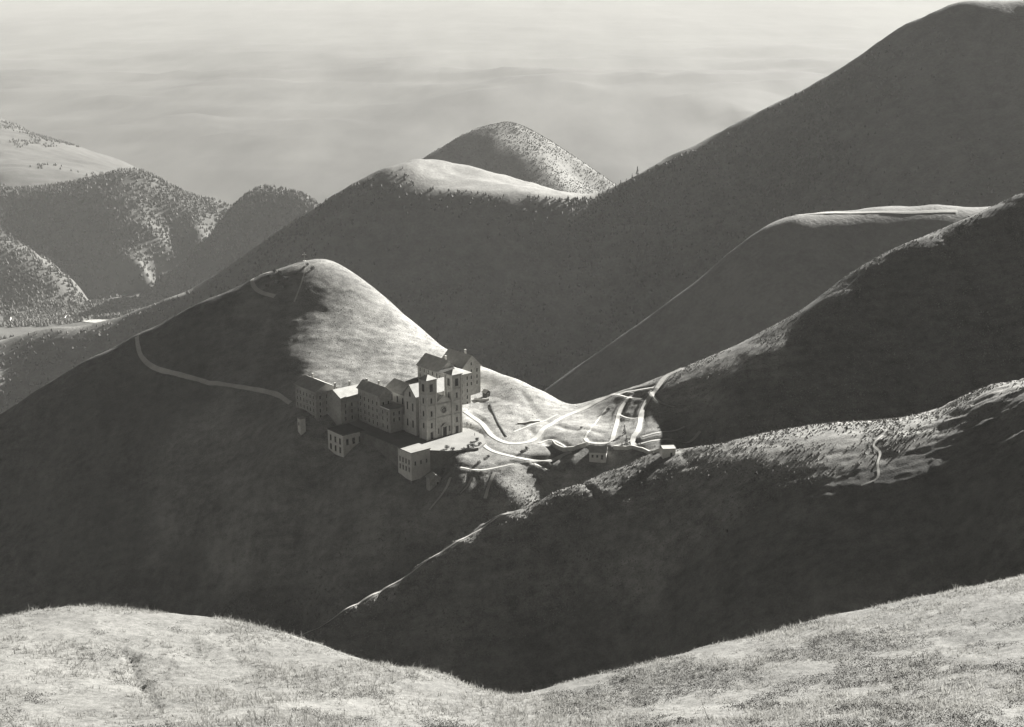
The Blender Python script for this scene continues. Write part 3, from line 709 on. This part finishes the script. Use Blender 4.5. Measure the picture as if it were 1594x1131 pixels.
# towers
for sx in (-1, 1):
    x0 = sx * 8.3 - 2.9; x1 = x0 + 5.8
    t = MB(); t.box(x0, x1, 0, 5.8, -2.5, 32)
    to = t.build('tower', 'church_stone', ch)
    for z in (10.4, 18.0, 24.2, 31.2):
        e = 0.22; m = MB()
        o_, i_ = [(x0 - e, -e), (x1 + e, -e), (x1 + e, 5.8 + e), (x0 - e, 5.8 + e)], [(x0 + .01, .01), (x1 - .01, .01), (x1 - .01, 5.79), (x0 + .01, 5.79)]
        v_ = [(x, y, zz) for zz in (z, z + 0.5) for x, y in o_ + i_]
        f_ = []
        for q in range(4):
            r_ = (q + 1) % 4
            f_ += [(q, r_, 8 + r_, 8 + q), (8 + q, 8 + r_, 12 + r_, 12 + q), (4 + q, 4 + r_, r_, q)]
        m.add(v_, f_); m.build('string_course', 'trim_stone', to)
    for cx in (x0, x1):
        for cy in (0, 5.8):
            m = MB(); m.box(cx - 0.45, cx + 0.45, cy - 0.45, cy + 0.45, -2.4, 31.9); m.build('corner_buttress', 'church_stone', to)
    m = MB(); m.hip_roof(x0, x1, 0, 5.8, 32.0, 34.4, 0.8); m.build('roof', 'slate_roof', to)
    m = MB(); m.box(x0 + 2.8, x0 + 3.0, 2.8, 3.0, 34.2, 36.2); m.box(x0 + 2.4, x0 + 3.4, 2.8, 3.0, 35.3, 35.5); m.build('finial', 'trim_stone', to)
    xm = (x0 + x1) / 2
    window(to, 0, '-v', xm, -0.1 + 0.3, 1.7, 3.6, 'side_door', 'door_leaf')
    for z in (6.2, 12.6, 19.6): window(to, 0, '-v', xm, z, 1.0, 2.6)
    for z in (6.2, 12.6, 19.6): window(to, x0, '-u', 2.9, z, 1.0, 2.6)
    for f, o, p in (('-v', 0, xm), ('-u', x0, 2.9), ('+u', x1, 2.9)):
        window(to, o, f, p, 26.0, 2.0, 3.8, 'belfry_opening', 'louvre')

# ------------------------------------------------------------------ the pilgrims' hostel wings around it
def wing(name, u0, u1, v0, v1, z0, ze, zr, roof, label, cat='building', wins=(), chim=(), mat='hostel_wall', roofmat='slate_roof'):
    cu, cv = (u0 + u1) / 2, (v0 + v1) / 2
    e = thing(name, cu, cv, 0, label, cat)
    hw, hd = (u1 - u0) / 2, (v1 - v0) / 2
    m = MB()
    if roof in ('u', 'v'): m.gable_block(-hw, hw, -hd, hd, z0, ze, zr, roof)
    else: m.box(-hw, hw, -hd, hd, z0, ze)
    m.build('wall', mat, e)
    m = MB()
    if roof in ('u', 'v'): m.gable_roof(-hw, hw, -hd, hd, ze, zr, roof)
    elif roof == 'hip': m.hip_roof(-hw, hw, -hd, hd, ze, zr)
    else: m.box(-hw - 0.3, hw + 0.3, -hd - 0.3, hd + 0.3, ze + 0.002, ze + 0.45)
    ro = m.build('roof', roofmat, e)
    for face, n, zs, w, h in wins:
        if face in ('-v', '+v'): windows(e, -hd if face == '-v' else hd, face, -hw + 0.6, hw - 0.6, n, zs, w, h)
        else: windows(e, -hw if face == '-u' else hw, face, -hd + 0.6, hd - 0.6, n, zs, w, h)
    for x, y, a, b in chim:
        chimney(ro, x, y, a, b)
    return e

wing('hostel_wing', -19, -11.2, 31.5, 52, -2, 18.5, 22, 'v', 'tall hostel wing with dark gable left of the church nave', wins=[('-u', 5, (1.5, 5.2, 8.9, 12.6), 1.0, 1.9), ('-v', 2, (5.2, 8.9, 12.6), 1.0, 1.9)], chim=[(0.9, -3, 20.5, 24), (-0.9, 6, 20, 23.6)])
wing('link_building', -30, -12, 52.1, 66, -2, 14.5, 17.5, 'u', 'lower link building between the two left hostel blocks', wins=[('-v', 4, (1.5, 5.2, 8.9), 1.0, 1.9)], chim=[(-7, 1.5, 15.5, 20.5), (2, 1.0, 16, 20)])
wing('hostel_block', -37, -23, 66.1, 87, -8, 16, 19.5, 'v', 'leftmost hostel block with bright sunlit roof edge', wins=[('-u', 6, (0.5, 4.2, 7.9, 11.6), 1.0, 1.9), ('-v', 3, (0.5, 4.2, 7.9, 11.6), 1.0, 1.9)], chim=[(1.2, 5, 18, 21.5)])
wing('low_gallery', -11.1, -10.5, 43, 51.9, -2, 8, 9, 'flat', 'narrow low gallery joining church and hostel wing')
wing('sacristy', -19, -10.95, 22, 31.4, -2, 12.4, 13, 'flat', 'flat roofed sacristy tucked between hostel wing and church nave', wins=[('-u', 2, (2, 6, 9.4), 1.0, 1.8), ('-v', 2, (6, 9.4), 1.0, 1.8)])
wing('hostel_house', 30.5, 43, 32.1, 46, -3, 19.5, 22.5, 'hip', 'right hostel front block seen just beside the right tower', wins=[('-v', 3, (1.5, 5.2, 8.9, 12.6, 16.2), 1.0, 1.9), ('-u', 4, (5.2, 8.9, 12.6, 16.2), 1.0, 1.9)])
wing('hostel_wing', 32, 44.5, 46.1, 67, -3, 19, 24.5, 'v', 'long gabled hostel wing rising behind the twin towers', wins=[('-u', 5, (5.2, 8.9, 12.6, 16), 1.0, 1.9)], chim=[(1.5, -6, 23, 26)])
wing('hostel_block', 44.6, 58, 42, 62, -3, 19.5, 26, 'v', 'rightmost hostel block with rows of windows at the hillside', wins=[('-v', 3, (8.9, 12.6, 16.2), 1.0, 1.9), ('-v', 1, (20.6,), 1.0, 1.6)], chim=[(0.5, -4, 25, 28.2)])
wing('terrace_pavilion', -31.2, -19.4, -13.2, -1.6, -14, 0.6, 1, 'flat', 'square corner pavilion at the front end of the terrace', wins=[('-u', 4, (-9.5, -5.5), 0.9, 2.2), ('-v', 3, (-6.0,), 0.9, 1.8)], mat='pale_wall', roofmat='esplanade_paving')
wing('terrace_pavilion', -40.2, -27, 35.4, 50, -15, -0.3, 0, 'flat', 'pale windowed pavilion under the left edge of the terrace', wins=[('-u', 3, (-10.5, -5.6), 1.5, 3.0), ('-v', 3, (-5.8,), 1.5, 3.0)], mat='pale_wall', roofmat='roof_terrace')

def at_ground(px, py, d0=None):
    return NEAR.hit(px, py, d0)
def small_building(name, px, py, w, d, h, hr, roof, label, cat, rot, mat='pale_wall', roofmat='slate_roof', wins=(), sink=2.0):
    p = at_ground(px, py)
    e = bpy.data.objects.new(name, None); col.objects.link(e)
    e.location = p; e.rotation_euler = (0, 0, rot); e['label'] = label; e['category'] = cat
    m = MB()
    if roof in 'uv': m.gable_block(-w / 2, w / 2, -d / 2, d / 2, -sink, h, h + hr, roof)
    else: m.box(-w / 2, w / 2, -d / 2, d / 2, -sink, h)
    m.build('wall', mat, e)
    m = MB()
    if roof in 'uv': m.gable_roof(-w / 2, w / 2, -d / 2, d / 2, h, h + hr, roof, 0.35)
    elif roof == 'h': m.hip_roof(-w / 2, w / 2, -d / 2, d / 2, h, h + hr, 0.35)
    else: m.box(-w / 2 - 0.2, w / 2 + 0.2, -d / 2 - 0.2, d / 2 + 0.2, h + 0.002, h + 0.3)
    m.build('roof', roofmat, e)
    for face, pos, z, ww, hh, nm in wins:
        window(e, {'-v': -d / 2, '-u': -w / 2, '+u': w / 2, '+v': d / 2}[face], face, pos, z, ww, hh, nm, 'pane' if nm == 'window' else 'door_leaf')
    return e
small_building('stone_hut', 675, 757, 6.0, 5.0, 5.0, 1.8, 'v', 'round-shouldered stone hut below the terrace corner', 'hut', math.radians(25), 'hostel_wall', wins=[('-v', 1.2, 1.4, 1.0, 1.6, 'window')], sink=4)
small_building('water_tower', 470, 672, 3.2, 3.0, 7.5, 0.6, 'f', 'narrow pale tower-like shed below the left hostel block', 'shed', TH, sink=4, wins=[('-u', 0, 4, 0.8, 1.4, 'window')])
small_building('white_cottage', 931, 712, 8.6, 6.0, 3.6, 2.2, 'u', 'small white cottage with a door below the lawn of the col', 'cottage', math.radians(-8), wins=[('-v', 2.2, 0.2, 1.0, 2.0, 'door'), ('-v', -0.2, 1.0, 0.9, 1.2, 'window'), ('-v', -2.6, 1.0, 0.9, 1.2, 'window')], sink=3)
small_building('pale_shed', 1040, 709, 6.0, 5.0, 4.0, 0.8, 'f', 'pale flat shed at the foot of the right ridge', 'shed', math.radians(6), sink=3, wins=[('-v', 1.0, 0.2, 1.0, 2.0, 'door')])
small_building('garden_shed', 757, 617, 3.2, 3.0, 2.6, 1.2, 'v', 'little dark shed on the slope right of the hostel', 'shed', TH, 'dark_wood', sink=2, wins=[('-v', 0, 0.2, 0.9, 1.9, 'door')])

# low walls
def low_wall(pxs, h, w, label, mat='trim_stone', sink=1.0):
    c = resample([at_ground(*q)[:2] for q in pxs], 2.0)
    z = NEAR.h(c[:, 0], c[:, 1])
    tng = np.gradient(c, axis=0); tng /= np.linalg.norm(tng, axis=1)[:, None]
    nrm = np.c_[-tng[:, 1], tng[:, 0]] * w / 2
    o = c.mean(0); zo = z.min()
    rows = [np.c_[c + nrm - o, z - sink - zo], np.c_[c + nrm - o, z + h - zo], np.c_[c - nrm - o, z + h - zo], np.c_[c - nrm - o, z - sink - zo]]
    v = np.stack(rows, 1).reshape(-1, 3)
    f = grid_faces(4, len(c))[:, ::-1].tolist()
    n = len(v)
    f += [(0, 1, 2, 3), (n - 1, n - 2, n - 3, n - 4)]
    me = bpy.data.meshes.new('low_wall'); me.from_pydata(v.tolist(), [], f); me.update()
    ob = link('low_wall', me, MATS[mat], label=label, cat='wall')
    ob.location = (o[0], o[1], zo)
low_wall([(763, 629), (768, 642), (775, 658), (788, 680)], 0.45, 0.6, 'dark low wall running down the sunlit slope beside the church', 'dark_wood')
low_wall([(860, 691), (866, 698), (877, 703), (893, 701), (912, 695)], 2.2, 0.7, 'curved retaining wall along the lower edge of the lawn', sink=2)
low_wall([(955, 699), (975, 700), (1000, 702), (1028, 703)], 1.8, 0.8, 'straight retaining wall between the cottage and the pale shed', sink=2)
low_wall([(738, 622), (748, 623), (762, 622)], 1.0, 0.7, 'short wall in front of the little dark shed')
low_wall([(806, 660), (820, 659), (840, 657)], 0.9, 0.7, 'short dark wall on the far slope of the col')

# summit cross
def ground_thing(name, px, py, label, cat, group=None, F=None, d0=None, rot=0.0):
    p = (F or NEAR).hit(px, py, d0)
    e = bpy.data.objects.new(name, None); col.objects.link(e)
    e.location = p; e.rotation_euler = (0, 0, rot); e['label'] = label; e['category'] = cat
    if group: e['group'] = group
    return e
ORD = ['first', 'second', 'third', 'fourth', 'fifth', 'sixth', 'seventh', 'eighth', 'ninth', 'tenth', 'eleventh', 'twelfth', 'thirteenth']
cr = ground_thing('summit_cross', 474, 406, 'pale cross standing on the summit of the conical hill', 'cross', rot=math.radians(10))
m = MB(); m.box(-0.2, 0.2, -0.2, 0.2, 0.3, 5.4); m.build('shaft', 'trim_stone', cr)
m = MB(); m.box(-1.3, -0.202, -0.18, 0.18, 3.9, 4.3); m.box(0.202, 1.3, -0.18, 0.18, 3.9, 4.3); m.build('crossbar', 'trim_stone', cr)
m = MB(); m.box(-0.9, 0.9, -0.9, 0.9, -0.6, 0.298); m.build('plinth', 'trim_stone', cr)

# ------------------------------------------------------------------ trees, shrubs, woods
def leaf_cloud(n, rad_fn, leaf, seed):
    """Many small leaf faces through a crown volume."""
    r = np.random.default_rng(seed)
    v, f = [], []
    c = np.array([rad_fn(r) for _ in range(n)])
    a = r.normal(size=(n, 3)); a /= np.linalg.norm(a, axis=1)[:, None]
    b = np.cross(a, r.normal(size=(n, 3))); b /= np.linalg.norm(b, axis=1)[:, None]
    s = leaf * r.uniform(0.6, 1.3, (n, 1))
    vv = np.stack([c - a * s, c + b * s * 0.6, c + a * s, c - b * s * 0.6], 1).reshape(-1, 3)
    return vv, np.arange(4 * n).reshape(-1, 4)

def conifer(seed, h):
    def fn(r):
        t = r.random() ** 1.3
        tier = 1 - 0.25 * ((t * 7) % 1)
        rr = (1 - t) * h * 0.24 * tier * math.sqrt(r.random() * 0.8 + 0.2)
        a = r.random() * 6.283
        return (rr * math.cos(a), rr * math.sin(a), h * (0.12 + 0.88 * t) - rr * 0.35)
    return leaf_cloud(260, fn, h * 0.045, seed)
def bush(seed, w, h):
    lobes = np.random.default_rng(seed + 50).uniform(-0.5, 0.5, (5, 2)) * w * 0.7
    def fn(r):
        k = lobes[r.integers(5)]
        q = r.normal(size=3); q /= np.linalg.norm(q); q *= r.random() ** 0.4
        return (k[0] + q[0] * w * 0.35, k[1] + q[1] * w * 0.35, h * 0.5 + q[2] * h * 0.5)
    return leaf_cloud(220, fn, w * 0.09, seed)

CON = [raw_mesh('crown', *conifer(i, 1.0), smooth=False) for i in range(3)]
for me_ in CON: me_.materials.append(MATS['tree_leaf'])
tm = MB(); tm.cyl(0, 0, -0.08, 0.8, 0.022, 0.006, 6); TRUNK = tm.mesh('trunk'); TRUNK.materials.append(MATS['bark'])
def tree(px, py, h, label, group, F=None, d0=None):
    e = ground_thing('conifer_tree', px, py, label, 'tree', group, F, d0, rot=random.random() * 6)
    e.scale = (h, h, h)
    link('trunk', TRUNK, None, e); link('crown', CON[random.randrange(3)], None, e)
tree(972, 676, 5.2, 'upper dark conifer standing beside the road loop on the col', 'conifers on the col')
tree(975, 692, 5.0, 'lower dark conifer standing beside the road loop on the col', 'conifers on the col')
tree(968, 697, 3.2, 'smallest conifer next to the road loop on the col', 'conifers on the col')
for i, (px, py) in enumerate([(938, 303), (947, 299), (958, 294), (966, 290), (975, 284), (984, 278)]):
    tree(px, py, 6 + (i * 5) % 4, ORD[i] + ' dark conifer from the left along the mountain col skyline', 'conifers on the mountain col', MID, 1900)
tree(992, 271, 13, 'lone tall conifer on the mountain skyline right of the col', 'conifers on the mountain col', MID, 1900)
for i, (px, py) in enumerate([(793, 197), (786, 196), (800, 203)]):
    tree(px, py, 8, ['middle', 'left', 'right'][i] + ' dark conifer of three on the conical far peak top', 'conifers on the far peak', MID, 2800)
for i, (px, py) in enumerate([(795, 232), (815, 240), (821, 222), (825, 248), (832, 252), (840, 228), (843, 264), (850, 268), (858, 272), (866, 250), (870, 282), (877, 290)]):
    tree(px, py, 6 + (i * 7) % 4, ORD[i] + ' dark conifer from the left down the far peak flank', 'conifers down the far peak', MID, 2800)

BUSH = [raw_mesh('foliage', *bush(i, 1.0, 0.8), smooth=False) for i in range(3)]
for me_ in BUSH: me_.materials.append(MATS['tree_leaf'])
sm = MB()
for k in range(4):
    sm.cyl(0.08 * math.cos(k * 1.6), 0.08 * math.sin(k * 1.6), -0.1, 0.45, 0.02, 0.008, 5)
STEM = sm.mesh('stem'); STEM.materials.append(MATS['bark'])
def shrub(px, py, s, label, group='shrubs along the terrace edge'):
    e = ground_thing('shrub', px, py, label, 'shrub', group, rot=random.random() * 6)
    x, y, z = e.location
    ins, _ = poly_mask(np.array([x]), np.array([y]), ESPLANADE)
    if ins[0]: e.location.z = -0.15
    e.scale = (s, s, s)
    link('foliage', BUSH[random.randrange(3)], None, e); link('stem', STEM, None, e)
for i, (px, py, s) in enumerate([(696, 709, 2.6), (705, 708, 2.2), (714, 706, 2.4), (722, 704, 3.0), (729, 701, 2.0), (734, 692, 1.8), (737, 700, 2.8), (742, 688, 2.4), (746, 696, 2.2)]):
    shrub(px, py, s, ORD[i] + ' dark low shrub from the left along the terrace front edge')
for px, py, s, wh in [(690, 733, 2.0, 'leftmost'), (711, 731, 3.2, 'largest'), (745, 722, 2.2, 'third'), (760, 712, 1.8, 'rightmost')]:
    shrub(px, py, s, wh + ' dark shrub on the sunlit bank below the terrace', 'shrubs on the bank')
for px, py, s, wh in [(905, 667, 1.5, 'small dark shrub alone on the lawn of the col'), (946, 640, 2.4, 'dark shrub at the head of the straight lawn path'), (820, 700, 2.2, 'right one of two dark shrubs between the col roads'), (812, 706, 2.0, 'left one of two dark shrubs between the col roads')]:
    shrub(px, py, s, wh, 'shrubs on the col')
for i, (px, py, s) in enumerate([(416, 446, 2.4), (421, 432, 2.6), (427, 424, 3.0), (431, 442, 3.0), (436, 428, 3.4), (440, 450, 2.6), (445, 436, 3.2), (478, 414, 2.4), (486, 420, 2.6)]):
    shrub(px, py, s, ORD[i] + ' dark shrub from the left inside the summit road loop' if i < 7 else ['left', 'right'][i - 7] + ' one of two dark shrubs close under the hill summit', 'shrubs inside the road loop' if i < 7 else 'shrubs under the summit')

def wood(name, F, n, box, keep, size, label, seed, mat):
    r = np.random.default_rng(seed)
    x = r.uniform(box[0], box[1], n); y = r.uniform(box[2], box[3], n)
    z = F.h(x, y)
    e = F.step
    gy = (F.h(x, y + e) - F.h(x, y - e)) / (2 * e); gx = (F.h(x + e, y) - F.h(x - e, y)) / (2 * e)
    k = keep(x, y, z, gx, gy, r)
    x, y, z = x[k], y[k], z[k]; n = len(x)
    h = r.uniform(size[0], size[1], n); w = h * r.uniform(0.26, 0.5, n)
    seg = 4
    ang = (np.arange(seg) / seg * 6.283)[None, :] + r.random((n, 1)) * 6
    wob = r.uniform(0.7, 1.3, (n, seg))
    ring = np.stack([x[:, None] + np.cos(ang) * w[:, None] * wob, y[:, None] + np.sin(ang) * w[:, None] * wob, (z + h * 0.3)[:, None] + r.uniform(-.1, .1, (n, seg)) * h[:, None]], -1)
    top = np.stack([x + r.normal(size=n) * 0.3, y, z + h], -1)[:, None]; bot = np.stack([x, y, z - 1.0], -1)[:, None]
    v = np.concatenate([ring, top, bot], 1).reshape(-1, 3)
    i = np.arange(seg); j = (i + 1) % seg
    f0 = np.concatenate([np.stack([i, j, np.full(seg, seg)], 1), np.stack([j, i, np.full(seg, seg + 1)], 1)])
    f = (f0[None] + (np.arange(n) * (seg + 2))[:, None, None]).reshape(-1, 3)
    link(name, raw_mesh(name, v, f, smooth=False), MATS[mat], label=label, cat='forest', kind='stuff')

def front(pts, F):
    """Front edge line of a crest as y over x."""
    p = np.array(sorted(pts)); return lambda x: np.interp(x, p[:, 0], p[:, 1])
edge = front(m_left + m_front + m_right, MID)
wood('mountain_wood', MID, 60000, (-900, 900, 1500, 2110), lambda x, y, z, gx, gy, r: (y < edge(x) + 2) & (gy > 0.25) & (0.35 * fbm(x, y, 190, 4, 0.6, 81) - 0.5 * np.clip((x - 250) / 500, 0, 1) > r.uniform(-0.35, 0.5, len(x))), (2.5, 6), 'dark scrub and low wood covering the shaded mountain face behind the church', 91, 'heath_bush')
wood('peak_scrub', MID, 26000, (-330, 330, 2850, 3330), lambda x, y, z, gx, gy, r: (z > -330) & (0.5 * fbm(x, y, 120, 4, 0.6, 89) > r.uniform(-0.5, 0.6, len(x))), (1.3, 3.0), 'low scrub speckling the conical far peak', 97, 'heath_bush')
wood('valley_forest', LEFT, 72000, (-1700, 150, 2300, 4150), lambda x, y, z, gx, gy, r: ((np.hypot(gx, gy) > 0.2) | (fbm(x, y, 200, 3, 0.6, 85) > 0.1)) & (gy > -0.25) & (fbm(x, y, 260, 4, 0.6, 83) > r.uniform(-1.9, -0.7, len(x))), (5, 9.5), 'hazy forest covering the valley mountains at the left', 93, 'forest_leaf')

wood('far_copse', LEFT, 14000, (-2300, -700, 4200, 6000), lambda x, y, z, gx, gy, r: fbm(x, y * 0.5, 260, 4, 0.6, 87) > r.uniform(0.35, 0.7, len(x)), (7, 11), 'hazy copses on the pale far slope at the left edge', 95, 'forest_leaf')

def tussocks(n):
    r = np.random.default_rng(301)
    x = r.uniform(-335, 350, n); y = r.uniform(560, 893, n)
    in_e, d_e = poly_mask(x, y, ESPLANADE)
    k = (~in_e) & (d_e > 1.0) & (np.abs(x) < y * 0.40) & (fbm(x, y, 18, 3, 0.6, 303) > r.uniform(-0.9, 0.35, n))
    for nm, c, wd, lb, ct, F in ROADS:
        if F is NEAR:
            for j in range(0, len(c), 2):
                k &= (np.abs(x - c[j, 0]) > wd * 0.5 + 1.2) | (np.abs(y - c[j, 1]) > wd * 0.5 + 1.2)
    x, y = x[k], y[k]; n = len(x); z = NEAR.h(x, y)
    spur_side = np.clip((668 - y + 0.35 * np.abs(x - 20) * (x > 20)) / 20, 0, 1)
    spur_side = np.maximum(spur_side, 0.8 * np.clip((x - 70) / 20, 0, 1))
    h = r.uniform(0.18, 0.6, n) * np.where(r.random(n) < 0.06, 1.7, 1.0) * (0.38 + 0.72 * spur_side); w = h * r.uniform(0.6, 1.1, n)
    a = r.random(n) * 6.283
    ring = [np.stack([x + np.cos(a + q) * w, y + np.sin(a + q) * w, z - 0.1], -1) for q in (0, 2.1, 4.2)]
    top = np.stack([x + r.normal(0, 0.12, n), y + r.normal(0, 0.12, n), z + h], -1)
    v = np.stack(ring + [top], 1).reshape(-1, 3)
    f = (np.array([(0, 1, 3), (1, 2, 3), (2, 0, 3)])[None] + (np.arange(n) * 4)[:, None, None]).reshape(-1, 3)
    link('grass_tussocks', raw_mesh('grass_tussocks', v, f, smooth=False), MATS['tussock'], label='rough grass tussocks and dwarf shrubs over the near hills', cat='grass', kind='stuff')
tussocks(190000)

# tiny buildings on the valley floor
for px, py, s in [(98, 497, 11), (12, 500, 14), (103, 523, 12)]:
    p = LEFT.hit(px, py, 2500)
    e = bpy.data.objects.new('valley_house', None); col.objects.link(e)
    e.location = p; e.rotation_euler = (0, 0, random.random()); e['category'] = 'house'
    e['label'] = {98: 'tiny pale house by the road on the valley floor', 12: 'tiny pale house at the left edge of the valley', 103: 'tiny pale house alone on the slope above the valley road'}[px]
    m = MB(); m.gable_block(-s / 2, s / 2, -s * .4, s * .4, -3, 6, 10, 'u'); m.build('wall', 'pale_wall', e)
    m = MB(); m.gable_roof(-s / 2, s / 2, -s * .4, s * .4, 6, 10, 'u'); m.build('roof', 'slate_roof', e)

# ------------------------------------------------------------------ people on the terrace
def person(px, py, label, rot, seed):
    q = NEAR.hit(px, py)
    ins, _ = poly_mask(np.array([q[0]]), np.array([q[1]]), ESPLANADE)
    z = -0.15 if ins[0] else q[2]
    J = [((0, 0, .95), .15), ((0, .01, 1.2), .15), ((0, 0, 1.42), .16), ((0, 0, 1.53), .06), ((0, -.02, 1.63), .10), ((0, -.01, 1.74), .085),
         ((.19, 0, 1.41), .065), ((.25, .03, 1.14), .05), ((.24, -.06, .90), .04), ((.24, -.08, .80), .035), ((-.19, 0, 1.41), .065), ((-.25, .03, 1.14), .05), ((-.24, -.06, .90), .04), ((-.24, -.08, .80), .035),
         ((.10, 0, .88), .105), ((.11, -.03, .48), .075), ((.12, .02, .08), .05), ((.13, -.14, .04), .04), ((-.10, 0, .88), .105), ((-.11, .04, .48), .075), ((-.12, .08, .08), .05), ((-.13, -.06, .04), .04)]
    E = [(0, 1), (1, 2), (2, 3), (3, 4), (4, 5), (2, 6), (6, 7), (7, 8), (8, 9), (2, 10), (10, 11), (11, 12), (12, 13), (0, 14), (14, 15), (15, 16), (16, 17), (0, 18), (18, 19), (19, 20), (20, 21)]
    me = bpy.data.meshes.new('person'); me.from_pydata([j[0] for j in J], E, []); me.update()
    ob = link('person', me, MATS['dark_coat'], label=label, cat='person')
    ob.location = (q[0], q[1], z); ob.rotation_euler = (0, 0, rot)
    sk = ob.modifiers.new('skin', 'SKIN')
    for i, j in enumerate(J): me.skin_vertices[0].data[i].radius = (j[1], j[1] * .85)
    me.skin_vertices[0].data[0].use_root = True
    ob.modifiers.new('sub', 'SUBSURF').render_levels = 1
person(733, 664, 'dark-clothed person standing alone right of the right tower', 0.4, 1)
person(739, 679, 'dark-clothed person walking on the right end of the terrace', 1.2, 2)
person(727, 661, 'dark-clothed person close beside the base of the right tower', 2.6, 3)

# ------------------------------------------------------------------ foreground grass
def foreground_grass(n):
    r = np.random.default_rng(5)
    y = 33 + 42 * r.random(n) ** 0.9
    half = (797 / FPX) * y * 1.12 + 1.5
    x = r.uniform(-1, 1, n) * half
    dens = fbm(x, y, 3.2, 3, 0.6, 101) + 0.5 * fbm(x, y, 0.7, 2, 0.6, 105)
    k = dens + np.clip(x / 25, -0.45, 0.2) > r.uniform(-0.9, 0.5, n)
    x, y, dens = x[k], y[k], dens[k]; n = len(x)
    z = FORE.h(x, y)
    B = 5
    base = np.stack([x, y, z], -1)[:, None, :] + np.concatenate([r.normal(0, 0.05, (n, B, 2)), np.full((n, B, 1), -0.02)], -1)
    a = r.uniform(0, 6.283, (n, B)); wdt = r.uniform(0.008, 0.02, (n, B)); hgt = r.uniform(0.06, 0.19, (n, B)) * (0.75 + 0.5 * np.clip(dens, -0.5, 1))[:, None]
    hgt *= np.where(r.random((n, 1)) < 0.07, r.uniform(1.5, 2.6, (n, 1)), 1.0)
    lean = r.normal(0, 0.5, (n, B, 2)) * hgt[..., None]
    dx = np.stack([np.cos(a) * wdt, np.sin(a) * wdt, np.zeros_like(a)], -1)
    tip = base + np.concatenate([lean, hgt[..., None]], -1)
    v = np.stack([base - dx, base + dx, tip], 2).reshape(-1, 3)
    link('meadow_grass', raw_mesh('meadow_grass', v, np.arange(len(v)).reshape(-1, 3), smooth=False), MATS['grass_blade'], label='dry short grass tufts covering the foreground slope', cat='grass', kind='stuff')
foreground_grass(60000)
def heather(n):
    r = np.random.default_rng(15)
    y = 33 + 42 * r.random(n); x = r.uniform(-1, 1, n) * ((797 / FPX) * y * 1.12 + 1.5)
    bias = np.clip((x + 2) / 22, -0.35, 0.5) - np.clip((y - 50) / 30, 0, 0.6)
    k = fbm(x, y, 2.4, 4, 0.65, 131) + bias > r.uniform(0.25, 0.75, n)
    x, y = x[k], y[k]; n = len(x); z = FORE.h(x, y)
    B = 7
    c = np.stack([x, y, z + 0.05], -1)[:, None] + r.normal(0, 1, (n, B, 3)) * np.array((0.07, 0.07, 0.035))
    a = r.normal(size=(n, B, 3)); a /= np.linalg.norm(a, axis=-1, keepdims=True)
    b = np.cross(a, r.normal(size=(n, B, 3))); b /= np.linalg.norm(b, axis=-1, keepdims=True)
    v = np.stack([c - a * 0.022, c + a * 0.022, c + b * 0.03], 2).reshape(-1, 3)
    link('heather', raw_mesh('heather', v, np.arange(len(v)).reshape(-1, 3), smooth=False), MATS['tree_leaf'], label='dark dwarf heather flecking the foreground slope', cat='heather', kind='stuff')
heather(80000)

# ------------------------------------------------------------------ haze
def haze_box():
    x0, x1, y0, y1, z0, z1 = -27000, 27000, -300, 47000, -640, 420
    z1 = float(max(FARF.Z.max(), MID.Z.max(), CAM_Z)) + 30
    z0 = float(min(FARF.Z.min(), LEFT.Z.min(), MID.Z.min())) - 5
    v = [(x0, y0, z0), (x1, y0, z0), (x1, y1, z0), (x0, y1, z0), (x0, y0, z1), (x1, y0, z1), (x1, y1, z1), (x0, y1, z1)]
    f = [(3, 2, 1, 0), (4, 5, 6, 7), (0, 1, 5, 4), (1, 2, 6, 5), (2, 3, 7, 6), (3, 0, 4, 7)]
    me = bpy.data.meshes.new('haze'); me.from_pydata(v, [], f)
    m = bpy.data.materials.new('haze_air'); m.use_nodes = True
    n, l = m.node_tree.nodes, m.node_tree.links
    n.remove(n['Principled BSDF'])
    pv = n.new('ShaderNodeVolumePrincipled')
    pv.inputs['Color'].default_value = (0.42, 0.417, 0.403, 1)
    pv.inputs['Density'].default_value = 4.8e-5
    pv.inputs['Anisotropy'].default_value = 0.0
    l.new(pv.outputs[0], n['Material Output'].inputs['Volume'])
    link('haze', me, m, label='pale even haze filling the mountain air', cat='haze', kind='stuff')
haze_box()
